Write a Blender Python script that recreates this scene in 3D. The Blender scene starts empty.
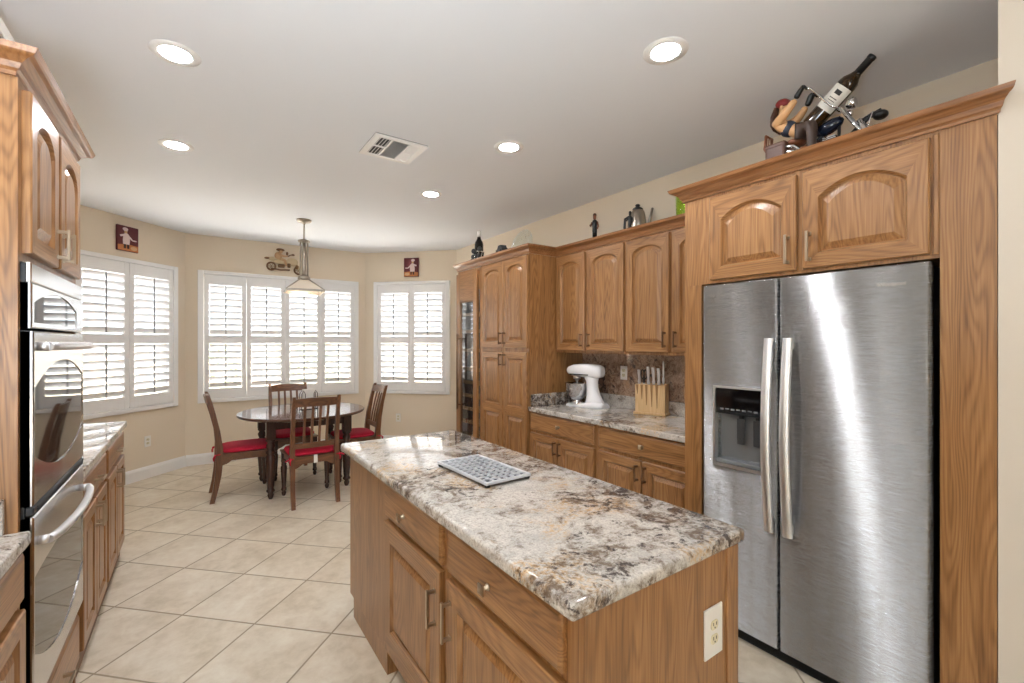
import bpy, bmesh, math, random
from mathutils import Vector, Matrix
PI = math.pi
R = math.radians
random.seed(7)
S = bpy.context.scene
COL = S.collection

# ------------------------------------------------------------------ camera, world, light, exposure
cam_d = bpy.data.cameras.new('camera')
cam = bpy.data.objects.new('camera', cam_d)
COL.objects.link(cam)
cam.location = (0, 0, 1.46)
cam.rotation_euler = (R(90), 0, R(-35))
cam_d.sensor_width = 36.0
cam_d.sensor_fit = 'HORIZONTAL'
cam_d.lens = 452.0 / 1024.0 * 36.0
cam_d.shift_y = 1.0 / 1024.0
cam_d.clip_start = 0.02
S.camera = cam

S.view_settings.view_transform = 'Standard'
S.view_settings.look = 'None'
S.view_settings.gamma = 1.0
S.view_settings.use_curve_mapping = False
S.view_settings.exposure = 0.06
S.cycles.max_bounces = 10
S.cycles.diffuse_bounces = 6
S.cycles.glossy_bounces = 6
S.cycles.transparent_max_bounces = 12
S.cycles.sample_clamp_indirect = 8.0
S.cycles.caustics_reflective = False
S.cycles.caustics_refractive = False

WORLD_STRENGTH = 5.5
LAMP = 215.0
SUN = 62.0
FILL = 45.0
w = bpy.data.worlds.new('world')
S.world = w
w.use_nodes = True
bg = w.node_tree.nodes['Background']
bg.inputs['Color'].default_value = (0.76, 0.88, 1.0, 1)
bg.inputs['Strength'].default_value = WORLD_STRENGTH

sun_d = bpy.data.lights.new('sun', 'SUN')
sun_d.energy = SUN
sun_d.angle = R(1.0)
sun_d.color = (1.0, 0.96, 0.90)
sun = bpy.data.objects.new('sun', sun_d)
COL.objects.link(sun)
sun.rotation_euler = (R(20), 0, R(40))      # high, from behind the house

# added fill lamp, unseen, aimed up from beside the camera to brighten the ceiling
fill_d = bpy.data.lights.new('ceiling_fill', 'AREA')
fill_d.shape = 'DISK'
fill_d.size = 0.5
fill_d.energy = FILL
fill_d.color = (0.84, 0.93, 1.0)
fill = bpy.data.objects.new('ceiling_fill', fill_d)
COL.objects.link(fill)
fill.location = (-0.35, 0.05, 1.45)
fill.rotation_euler = (R(180 - 25), 0, 0)

H = 2.75                     # ceiling height
RW, LW = 2.98, -1.03         # right and left walls
C1, C2 = (-0.10, 6.57), (2.01, 6.57)
BACKY = -5.2


# ------------------------------------------------------------------ materials
def lin(r, g=None, b=None):
    if g is None:
        r, g, b = r
    f = lambda c: (c / 255) / 12.92 if c / 255 <= 0.04045 else ((c / 255 + 0.055) / 1.055) ** 2.4
    return (f(r), f(g), f(b), 1.0)


class NT:
    def __init__(self, name):
        self.m = bpy.data.materials.new(name)
        self.m.use_nodes = True
        self.t = self.m.node_tree
        self.b = self.t.nodes['Principled BSDF']
        self.out = self.t.nodes['Material Output']

    def n(self, typ, ins=None, **props):
        nd = self.t.nodes.new('ShaderNode' + typ)
        for k, v in props.items():
            setattr(nd, k, v)
        for k, v in (ins or {}).items():
            self.set(nd, k, v)
        return nd

    def set(self, nd, k, v):
        s = nd.inputs[k]
        if isinstance(v, bpy.types.NodeSocket):
            self.t.links.new(v, s)
        elif isinstance(v, bpy.types.Node):
            self.t.links.new(v.outputs[0], s)
        else:
            s.default_value = v

    def p(self, **kw):
        for k, v in kw.items():
            self.set(self.b, k.replace('_', ' '), v)
        return self

    def math(self, op, a, b=None, c=None):
        nd = self.n('Math', operation=op)
        self.set(nd, 0, a)
        if b is not None:
            self.set(nd, 1, b)
        if c is not None:
            self.set(nd, 2, c)
        return nd.outputs[0]

    def ramp(self, fac, stops, interp='LINEAR'):
        nd = self.n('ValToRGB')
        cr = nd.color_ramp
        cr.interpolation = interp
        while len(cr.elements) < len(stops):
            cr.elements.new(0.5)
        for e, (pos, c) in zip(cr.elements, stops):
            e.position = pos
            e.color = c
        self.set(nd, 'Fac', fac)
        return nd.outputs['Color']

    def mix(self, fac, a, b, blend='MIX'):
        nd = self.n('Mix', data_type='RGBA', blend_type=blend)
        self.set(nd, 'Factor', fac)
        nd.inputs[6].default_value = (1, 1, 1, 1)
        for i, v in ((6, a), (7, b)):
            if isinstance(v, bpy.types.NodeSocket):
                self.t.links.new(v, nd.inputs[i])
            else:
                nd.inputs[i].default_value = v
        return nd.outputs[2]

    def coords(self, scale=(1, 1, 1), rot=(0, 0, 0), loc=(0, 0, 0), rand=False):
        tc = self.n('TexCoord')
        v = tc.outputs['Object']
        if rand:
            oi = self.n('ObjectInfo')
            r = self.math('MULTIPLY', oi.outputs['Random'], 13.0)
            cx = self.n('CombineXYZ', {0: r, 1: r, 2: r})
            v = self.n('VectorMath', {0: v, 1: cx}, operation='ADD').outputs[0]
        mp = self.n('Mapping', {'Vector': v, 'Scale': scale, 'Rotation': rot, 'Location': loc})
        return mp.outputs[0]

    def noise(self, vec, scale, detail=3.0, rough=0.5, dist=0.0):
        nd = self.n('TexNoise', {'Vector': vec, 'Scale': scale, 'Detail': detail, 'Roughness': rough, 'Distortion': dist})
        return nd.outputs[0]

    def bump(self, h, strength=0.2, dist=0.01):
        nd = self.n('Bump', {'Height': h, 'Strength': strength, 'Distance': dist})
        self.set(self.b, 'Normal', nd.outputs[0])


def simple(name, rgb, rough=0.5, metal=0.0, **kw):
    t = NT(name)
    t.p(Base_Color=lin(rgb), Roughness=rough, Metallic=metal, **kw)
    return t.m


def oak(name, axis, light=(174, 129, 82), mid=(147, 103, 60), dark=(84, 53, 27), rough=0.34, K=30.0):
    t = NT(name)
    s, l = 5.0, 0.55
    sc = [s * 1.3, s * 1.3, s * 1.3]
    sc[axis] = l * 1.1
    v = t.coords(tuple(sc), rand=True)
    n1 = t.noise(v, 1.0, 2.0, 0.45, 0.15)
    rings = t.math('SINE', t.math('MULTIPLY', n1, K * 6.0))
    rings = t.math('MULTIPLY_ADD', rings, 0.5, 0.5)
    sc2 = [170.0] * 3
    sc2[axis] = 5.0
    pores = t.noise(t.coords(tuple(sc2), rand=True), 1.0, 2.0, 0.6)
    sc3 = [24.0] * 3
    sc3[axis] = 1.2
    strk = t.noise(t.coords(tuple(sc3), rand=True), 1.0, 3.0, 0.6)
    rings = t.math('POWER', rings, 1.6)
    f = t.math('MULTIPLY_ADD', rings, 0.18, t.math('MULTIPLY', strk, 0.56))
    f = t.math('MULTIPLY_ADD', pores, 0.52, t.math('SUBTRACT', f, 0.20))
    c = t.ramp(f, [(0.18, lin(light)), (0.44, lin(mid)), (0.80, lin(dark))])
    t.p(Base_Color=c, Roughness=rough)
    t.b.inputs['Coat Weight'].default_value = 0.3
    t.b.inputs['Coat Roughness'].default_value = 0.32
    t.bump(pores, 0.06, 0.002)
    return t.m


def granite(name, base=(208, 202, 194), brown=(104, 85, 68), gold=(198, 158, 106), rough=0.025, big=1.0, gray=(168, 164, 160), warm=0.0):
    t = NT(name)
    v = t.coords()
    warp = t.n('TexNoise', {'Vector': v, 'Scale': 5.0 * big, 'Detail': 4.0})
    wv = t.n('VectorMath', {0: warp.outputs[1], 'Scale': 0.16}, operation='SCALE').outputs[0]
    v2 = t.n('VectorMath', {0: v, 1: wv}, operation='ADD').outputs[0]
    zone = t.noise(v2, 2.6 * big, 3.0, 0.55)
    clot = t.noise(v2, 17.0 * big, 9.0, 0.74)
    spk = t.noise(v, 70.0, 4.0, 0.70)
    fine = t.noise(v, 160.0, 2.0, 0.6)
    c = t.ramp(t.math('MULTIPLY_ADD', spk, 0.6, t.math('MULTIPLY', fine, 0.4)), [(0.36, lin([max(0, q - 46) for q in base])), (0.52, lin(base)), (0.66, lin([min(255, q + 18) for q in base]))])

    def mask(f, lo, hi, top):
        return t.ramp(f, [(lo, (0, 0, 0, 1)), (hi, (top, top, top, 1))])
    # soft grey clouds, gold patches, brown clots, dark specks
    c = t.mix(mask(t.math('MULTIPLY_ADD', t.noise(v2, 9.0 * big, 6.0, 0.68), 0.7, t.math('MULTIPLY', spk, 0.3)), 0.50, 0.62, 0.75), c, lin(gray))
    gz = mask(t.noise(v2, 3.9 * big, 5.0, 0.65), 0.52, 0.62, 1.0)
    c = t.mix(t.math('MULTIPLY', gz, mask(spk, 0.42, 0.58, 0.85)), c, lin(gold))
    b = t.math('ADD', t.math('MULTIPLY', clot, 0.62), t.math('MULTIPLY_ADD', zone, 0.34, t.math('MULTIPLY', spk, 0.22)))
    c = t.mix(mask(b, 0.578 - warm, 0.67 - warm, 0.9), c, lin(brown))
    d = t.math('ADD', t.math('MULTIPLY', t.noise(v2, 24.0, 6.0, 0.72), 0.62), t.math('MULTIPLY_ADD', zone, 0.38, t.math('MULTIPLY', spk, 0.15)))
    c = t.mix(mask(d, 0.620, 0.67, 0.92), c, lin(70, 62, 60))
    t.p(Base_Color=c, Roughness=rough)
    return t.m


def tile_floor():
    t = NT('floor_tile')
    tc = t.n('TexCoord')
    sx = t.n('SeparateXYZ', {0: tc.outputs['Object']})
    x, y = sx.outputs[0], sx.outputs[1]
    P = 0.6175
    a = t.math('DIVIDE', t.math('SUBTRACT', t.math('ADD', x, y), 2.938), P)
    b = t.math('DIVIDE', t.math('SUBTRACT', t.math('SUBTRACT', y, x), 3.055), P)

    def edge(q):
        fr = t.math('FRACT', q)
        return t.math('MINIMUM', fr, t.math('SUBTRACT', 1.0, fr))
    d = t.math('MINIMUM', edge(a), edge(b))
    cell = t.n('CombineXYZ', {0: t.math('FLOOR', a), 1: t.math('FLOOR', b), 2: 0.0})
    wn = t.n('TexWhiteNoise', {'Vector': cell.outputs[0]}, noise_dimensions='3D')
    off = t.n('VectorMath', {0: wn.outputs[1], 'Scale': 20.0}, operation='SCALE').outputs[0]
    v = t.n('VectorMath', {0: tc.outputs['Object'], 1: off}, operation='ADD').outputs[0]
    n1 = t.noise(v, 3.5, 5.0, 0.6, 0.5)
    n2 = t.noise(v, 16.0, 4.0, 0.65, 0.3)
    f = t.math('MULTIPLY_ADD', n1, 0.6, t.math('MULTIPLY', n2, 0.4))
    c = t.ramp(f, [(0.34, lin(198, 184, 160)), (0.5, lin(219, 207, 187)), (0.66, lin(233, 225, 208))])
    g = t.ramp(d, [(0.0085, (1, 1, 1, 1)), (0.0125, (0, 0, 0, 1))])
    c = t.mix(g, c, lin(160, 146, 124))
    t.p(Base_Color=c, Roughness=t.math('MULTIPLY_ADD', g, 0.4, t.math('MULTIPLY_ADD', n2, 0.18, 0.24)))
    t.bump(t.ramp(d, [(0.006, (0, 0, 0, 1)), (0.016, (1, 1, 1, 1))]), 0.25, 0.003)
    return t.m


def paint(name, rgb, rough=0.85, tex=0.05):
    t = NT(name)
    v = t.coords()
    t.p(Base_Color=lin(rgb), Roughness=rough)
    t.bump(t.noise(v, 70.0, 3.0, 0.6), tex * 2, 0.004)
    return t.m


def steel(name, rgb=(178, 179, 180), rough=0.27, aniso=1.0, rot=0.0, scratch=1.0):
    t = NT(name)
    v = t.coords((12.0, 12.0, 3000.0))
    n1 = t.noise(v, 1.0, 2.0, 0.6)
    big = t.noise(t.coords(), 1.9, 2.0, 0.5)
    t.p(Base_Color=lin(rgb), Metallic=1.0, Roughness=t.math('MULTIPLY_ADD', n1, 0.05, rough - 0.025))
    t.b.inputs['Anisotropic'].default_value = aniso
    t.b.inputs['Anisotropic Rotation'].default_value = rot
    tg = t.n('Tangent', direction_type='RADIAL', axis='Z')
    t.set(t.b, 'Tangent', tg.outputs[0])
    b1 = t.n('Bump', {'Height': big, 'Strength': 0.16, 'Distance': 0.03})
    b2 = t.n('Bump', {'Height': n1, 'Strength': scratch, 'Distance': 0.0023, 'Normal': b1.outputs[0]})
    t.set(t.b, 'Normal', b2.outputs[0])
    return t.m


def glass_thin(name, tint=(1, 1, 1, 1), refl=1.0):
    t = NT(name)
    tr = t.n('BsdfTransparent', {'Color': tint})
    gl = t.n('BsdfGlossy', {'Color': (1, 1, 1, 1), 'Roughness': 0.02})
    lw = t.n('LayerWeight', {'Blend': 0.5})
    f = t.math('MULTIPLY_ADD', t.math('POWER', lw.outputs['Facing'], 4.0), 0.55 * refl, 0.045 * refl)
    mx = t.n('MixShader', {0: f, 1: tr.outputs[0], 2: gl.outputs[0]})
    t.t.links.new(mx.outputs[0], t.out.inputs[0])
    return t.m


def emission(name, rgb, strength):
    t = NT(name)
    t.p(Base_Color=lin(rgb), Emission_Color=lin(rgb), Emission_Strength=strength)
    return t.m


M = {}
M['oak_v'] = oak('oak_vertical_grain', 2)
M['oak_h'] = oak('oak_horizontal_grain', 0)
M['oak_d'] = oak('oak_depth_grain', 1)
OAK = [M['oak_v'], M['oak_h']]
M['dark_gap'] = simple('cabinet_shadow_line', (74, 48, 28), 0.6)
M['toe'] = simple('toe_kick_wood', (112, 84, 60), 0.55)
M['walnut_v'] = oak('walnut_vertical', 2, (128, 84, 52), (100, 62, 36), (54, 32, 19), 0.38)
M['walnut_h'] = oak('walnut_horizontal', 0, (128, 84, 52), (100, 62, 36), (54, 32, 19), 0.38)
M['table_dark'] = oak('dark_table_wood', 2, (72, 38, 24), (52, 27, 18), (28, 15, 11), 0.22)
M['table_top'] = oak('table_top_wood', 0, (96, 62, 44), (78, 50, 36), (48, 30, 22), 0.08)
M['bamboo'] = oak('pale_beech_block', 2, (228, 198, 152), (216, 182, 134), (196, 156, 106), 0.45)
M['granite'] = granite('island_granite')
M['granite_splash'] = granite('backsplash_granite', (192, 166, 144), (128, 98, 80), (186, 146, 108), 0.03, 1.4, (158, 134, 118), 0.02)
M['tile'] = tile_floor()
M['wall'] = paint('beige_wall_paint', (228, 215, 195))
M['wall_light'] = paint('pale_wall_paint', (214, 205, 192))
M['ceiling'] = paint('ceiling_paint', (233, 237, 243), 0.9, 0.04)
M['white'] = simple('white_trim_paint', (240, 240, 240), 0.4)
M['louver'] = simple('white_louver_paint', (248, 248, 249), 0.35)
M['rod'] = simple('tilt_rod_paint', (150, 150, 152), 0.4)
M['steel'] = steel('brushed_stainless', rot=0.25)
M['steel_oven'] = steel('oven_stainless', (206, 204, 202), 0.15, 0.2, 0.0, 0.02)
M['steel_bar'] = simple('polished_steel_bar', (226, 226, 228), 0.42, 1.0)
M['chrome'] = simple('chrome', (222, 222, 224), 0.08, 1.0)
M['nickel'] = simple('brushed_nickel_pull', (190, 176, 156), 0.28, 1.0)
M['bronze'] = simple('dark_bronze', (132, 104, 82), 0.32, 0.9)
M['pewter'] = simple('pewter', (168, 160, 148), 0.32, 1.0)
M['black'] = simple('black_plastic', (16, 16, 17), 0.35)
M['black_gloss'] = simple('black_gloss', (10, 10, 12), 0.06)
M['dark_grey'] = simple('dark_grey_plastic', (52, 53, 55), 0.5)
M['grey_plastic'] = simple('grey_plastic', (120, 122, 124), 0.4)
M['oven_glass'] = simple('dark_oven_glass', (22, 22, 24), 0.03, 0.0, IOR=1.9)
M['red'] = simple('crimson_cushion', (188, 16, 52), 0.8)
M['plate_white'] = simple('white_plastic', (238, 236, 230), 0.4)
M['socket'] = simple('almond_socket', (222, 214, 184), 0.45)
M['enamel'] = simple('white_enamel', (240, 240, 242), 0.15)
M['glass'] = glass_thin('window_glass')
M['clear_glass'] = glass_thin('clear_glass', (0.93, 0.96, 0.95, 1), 1.6)
M['green_glass'] = glass_thin('green_glass', (0.80, 0.92, 0.42, 1), 1.2)
M['cooler_glass'] = glass_thin('cooler_glass', (0.72, 0.72, 0.73, 1), 2.0)
M['bottle'] = simple('dark_bottle_glass', (20, 16, 10), 0.05)
M['bottle_brown'] = simple('brown_bottle_glass', (46, 30, 12), 0.06)
M['label'] = simple('paper_label', (214, 210, 202), 0.6)
M['label_ink'] = simple('label_ink', (40, 36, 34), 0.6)
M['lens'] = emission('lamp_lens', (252, 252, 255), LAMP)
M['shade'] = simple('cream_glass_shade', (232, 220, 204), 0.3)
M['skin'] = simple('tan_resin', (206, 160, 112), 0.5)
M['leather'] = simple('brown_leather_resin', (62, 46, 38), 0.5)
M['bag'] = simple('brown_bag_resin', (84, 52, 36), 0.45)
M['denim'] = simple('dark_blue_resin', (46, 52, 66), 0.5)
M['bandana'] = simple('red_bandana_resin', (122, 26, 28), 0.5)
M['hair'] = simple('brown_hair_resin', (66, 36, 22), 0.6)
M['tank'] = simple('blue_black_paint', (22, 28, 44), 0.08)
M['rubber'] = simple('black_rubber', (20, 20, 20), 0.7)
M['saddle'] = simple('saddle_brown', (120, 70, 44), 0.5)
M['art_cream'] = simple('art_cream', (206, 186, 150), 0.45)
M['art_bronze'] = simple('art_bronze', (112, 78, 44), 0.4, 0.3)
M['canvas_red'] = simple('canvas_dark_red', (98, 38, 44), 0.7)
M['paint_white'] = simple('paint_white', (226, 206, 204), 0.7)
M['paint_orange'] = simple('paint_orange', (190, 120, 70), 0.7)
M['paint_tan'] = simple('paint_tan', (206, 168, 128), 0.7)
M['paint_dark'] = simple('paint_dark', (60, 34, 28), 0.7)
M['stucco'] = paint('stucco', (214, 200, 184))
M['ground'] = paint('patio_ground', (216, 210, 202))
M['leaf'] = simple('shrub_leaf', (150, 160, 128), 0.7)
M['roof'] = simple('roof_tile', (172, 132, 112), 0.8)


# ------------------------------------------------------------------ mesh helpers
class MB:
    def __init__(self):
        self.bm = bmesh.new()
        self.mi = 0

    def _face(self, vs, smooth=False):
        try:
            f = self.bm.faces.new(vs)
        except ValueError:
            return None
        f.material_index = self.mi
        f.smooth = smooth
        return f

    def box(self, x0, x1, y0, y1, z0, z1, bev=0.0, seg=1):
        r = bmesh.ops.create_cube(self.bm, size=1.0)
        vs = r['verts']
        for v in vs:
            v.co = Vector((x0 if v.co.x < 0 else x1, y0 if v.co.y < 0 else y1, z0 if v.co.z < 0 else z1))
        fs = set(f for v in vs for f in v.link_faces)
        for f in fs:
            f.material_index = self.mi
        if bev > 0:
            es = list(set(e for v in vs for e in v.link_edges))
            rr = bmesh.ops.bevel(self.bm, geom=es, offset=bev, segments=seg, affect='EDGES', profile=0.5)
            for f in rr['faces']:
                f.material_index = self.mi
        return self

    def loops(self, loops, close=True, cap0=False, cap1=False, smooth=False):
        rows = [[self.bm.verts.new(p) for p in lp] for lp in loops]
        for a, b in zip(rows, rows[1:]):
            n = len(a)
            for i in range(n if close else n - 1):
                j = (i + 1) % n
                self._face((a[i], a[j], b[j], b[i]), smooth)
        if cap0:
            self._face(list(reversed(rows[0])))
        if cap1:
            self._face(rows[-1])
        return rows

    def tube(self, path, rad, n=8, cap=True, closed=False, smooth=True):
        pts = [Vector(p) for p in path]
        rads = rad if isinstance(rad, (list, tuple)) else [rad] * len(pts)
        N = len(pts)
        loops = []
        up = None
        for i, p in enumerate(pts):
            if closed:
                d = pts[(i + 1) % N] - pts[i - 1]
            else:
                d = pts[min(i + 1, N - 1)] - pts[max(i - 1, 0)]
            if d.length < 1e-9:
                d = Vector((0, 0, 1))
            d.normalize()
            if up is None:
                a = Vector((0, 0, 1)) if abs(d.z) < 0.9 else Vector((1, 0, 0))
                up = (a - d * a.dot(d)).normalized()
            else:
                up = up - d * up.dot(d)
                if up.length < 1e-6:
                    a = Vector((1, 0, 0)) if abs(d.x) < 0.9 else Vector((0, 1, 0))
                    up = a - d * a.dot(d)
                up.normalize()
            s = d.cross(up)
            loops.append([p + (up * math.cos(2 * PI * k / n) + s * math.sin(2 * PI * k / n)) * rads[i] for k in range(n)])
        if closed:
            loops.append(loops[0])
            rows = [[self.bm.verts.new(q) for q in lp] for lp in loops[:-1]]
            for i in range(N):
                a, b = rows[i], rows[(i + 1) % N]
                for k in range(n):
                    j = (k + 1) % n
                    self._face((a[k], a[j], b[j], b[k]), smooth)
        else:
            self.loops(loops, True, cap, cap, smooth)
        return self

    def post(self, path, hx, hy):
        """square post: path of points, half widths in x and y per point"""
        lp = []
        for i, (x, y, z) in enumerate(path):
            a = hx[i] if isinstance(hx, (list, tuple)) else hx
            b = hy[i] if isinstance(hy, (list, tuple)) else hy
            lp.append([(x - a, y - b, z), (x + a, y - b, z), (x + a, y + b, z), (x - a, y + b, z)])
        self.loops(lp, True, True, True)
        return self

    def lathe(self, prof, c=(0, 0, 0), n=20, axis='z', smooth=True, cap=True):
        lp = []
        for r, z in prof:
            ring = []
            for k in range(n):
                a = 2 * PI * k / n
                u, v = r * math.cos(a), r * math.sin(a)
                q = (u, v, z) if axis == 'z' else ((z, u, v) if axis == 'x' else (v, z, u))
                ring.append((c[0] + q[0], c[1] + q[1], c[2] + q[2]))
            lp.append(ring)
        self.loops(lp, True, cap, cap, smooth)
        return self

    def ell(self, c, r, n=14, m=9, rot=None):
        """ellipsoid"""
        lp = []
        for j in range(1, m):
            t = PI * j / m
            ring = []
            for k in range(n):
                a = 2 * PI * k / n
                q = Vector((r[0] * math.sin(t) * math.cos(a), r[1] * math.sin(t) * math.sin(a), -r[2] * math.cos(t)))
                if rot is not None:
                    q = rot @ q
                ring.append(Vector(c) + q)
            lp.append(ring)
        self.loops(lp, True, True, True, True)
        return self

    def prism(self, pts, y0, y1, plane='xz'):
        """extrude an outline given in (a,b) across the third axis"""
        def q(a, b, t):
            return (a, t, b) if plane == 'xz' else ((a, b, t) if plane == 'xy' else (t, a, b))
        self.loops([[q(a, b, y0) for a, b in pts], [q(a, b, y1) for a, b in pts]], True, True, True)
        return self

    def build(self, name, mat, parent=None, smooth=None, loc=None, rot=None):
        bm = self.bm
        bmesh.ops.recalc_face_normals(bm, faces=bm.faces[:])
        me = bpy.data.meshes.new(name)
        bm.to_mesh(me)
        bm.free()
        for m in (mat if isinstance(mat, (list, tuple)) else [mat]):
            me.materials.append(m)
        if smooth:
            me.shade_smooth()
            me.set_sharp_from_angle(angle=R(smooth))
        o = bpy.data.objects.new(name, me)
        COL.objects.link(o)
        if parent is not None:
            o.parent = parent
        if loc is not None:
            o.location = loc
        if rot is not None:
            o.rotation_euler = rot
        return o


def tag(o, label=None, cat=None, group=None, kind=None):
    if label:
        o['label'] = label
    if cat:
        o['category'] = cat
    if group:
        o['group'] = group
    if kind:
        o['kind'] = kind
    return o


def thing(name, label, cat, loc=(0, 0, 0), rz=0.0, group=None):
    o = bpy.data.objects.new(name, None)
    o.empty_display_size = 0.05
    COL.objects.link(o)
    o.location = loc
    o.rotation_euler = (0, 0, rz)
    return tag(o, label, cat, group)


def struct(name, mb, mat, **kw):
    o = mb.build(name, mat, **kw)
    o['kind'] = 'structure'
    return o


def copy_tree(o, parent=None):
    c = o.copy()
    COL.objects.link(c)
    c.parent = parent
    for ch in list(o.children):
        copy_tree(ch, c)
    return c


def quad_pt(c, r, a):
    return (c[0] + r * math.cos(a), c[1] + r * math.sin(a))


# ------------------------------------------------------------------ room shell
m = MB()
m.box(-6.0, 4.5, BACKY, 6.75, -0.12, 0.0)
struct('floor', m, M['tile'])
m = MB()
m.box(-6.0, 4.5, BACKY, 6.75, H, H + 0.12)
struct('ceiling', m, M['ceiling'])

WT = 0.14


def wall_with_hole(name, length, hole, loc, rz, mat, ext0=0.0, ext1=0.0):
    x0, x1, z0, z1 = hole
    m = MB()
    m.box(-ext0, x0, 0, WT, 0, H)
    m.box(x1, length + ext1, 0, WT, 0, H)
    m.box(x0, x1, 0, WT, 0, z0)
    m.box(x0, x1, 0, WT, z1, H)
    return struct(name, m, mat, loc=loc, rot=(0, 0, rz))


LEN_B = C2[0] - C1[0]
LEN_L = (C1[0] - LW) * math.sqrt(2)
LEN_R = (RW - C2[0]) * math.sqrt(2)
LORG = (LW, C1[1] - (C1[0] - LW), 0)
RORG = (C2[0], C2[1], 0)
WZ0, WZ1 = 0.80, 2.26
# window outer frames, in each wall's own x
BWIN = (0.12, 2.005)
LWIN = (LEN_L - 1.235, LEN_L - 0.125)
RWIN = (0.147, 1.282)
wall_with_hole('wall_back', LEN_B, (BWIN[0] + 0.06, BWIN[1] - 0.06, WZ0, WZ1), (C1[0], C1[1], 0), 0, M['wall'])
wall_with_hole('wall_left_bay', LEN_L, (LWIN[0] + 0.06, LWIN[1] - 0.06, WZ0, WZ1), LORG, R(45), M['wall'], 0.0, 0.0)
wall_with_hole('wall_right_bay', LEN_R, (RWIN[0] + 0.06, RWIN[1] - 0.06, WZ0, WZ1), RORG, R(-45), M['wall'], 0.0, 0.0)
m = MB()
m.box(RW, RW + WT, 0.306, C2[1] - (RW - C2[0]) + 0.06, 0, H)
struct('wall_right', m, M['wall'])
m = MB()
m.box(LW - WT, LW, -0.4, LORG[1] + 0.06, 0, H)
struct('wall_left', m, M['wall'])
m = MB()
m.box(2.2, RW + WT, -1.6, 0.306, 0, H)
struct('wall_stub', m, M['wall_light'])
m = MB()
m.box(-5.9, LW - WT, -0.4, -0.26, 0, H)
struct('wall_added_partition', m, M['wall'])  # unseen wall, added to cut sky light from behind the camera
m = MB()
m.box(-5.9, -5.76, BACKY, -0.4, 0, H)
struct('wall_added_left', m, M['wall'])  # added out of view to block side light on the near walls
m = MB()
m.box(RW + 0.02, RW + WT, BACKY, -1.6, 0, H)
struct('wall_added_right', m, M['wall'])  # added out of view, closes the right side against sky light
m = MB()
m.box(-5.76, -2.6, BACKY, BACKY + 0.14, 0, H)
m.box(-1.0, RW + 0.02, BACKY, BACKY + 0.14, 0, H)
m.box(-2.6, -1.0, BACKY, BACKY + 0.14, 2.35, H)
struct('wall_added_rear', m, M['wall'])  # unseen wall added to limit rear daylight, opening narrowed for that
# corner filler posts behind the bay angles
m = MB()
m.box(C1[0] - 0.10, C1[0] + 0.0, C1[1] + 0.005, C1[1] + WT, 0, H)
m.box(C2[0], C2[0] + 0.10, C2[1] + 0.005, C2[1] + WT, 0, H)
struct('wall_bay_corner', m, M['wall'])


def baseboard(name, length, loc, rz, a=0.0, b=0.0):
    m = MB()
    m.prism([(0, 0), (-0.016, 0), (-0.016, 0.10), (-0.010, 0.118), (-0.004, 0.13), (0, 0.13)], a, length - b, 'yz')
    return struct(name, m, M['white'], loc=loc, rot=(0, 0, rz))


baseboard('baseboard_back', LEN_B, (C1[0], C1[1], 0), 0, 0.006, 0.006)
baseboard('baseboard_left', LEN_L, LORG, R(45), 0, 0.006)
baseboard('baseboard_right', LEN_R, RORG, R(-45), 0.006, 0)


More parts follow.
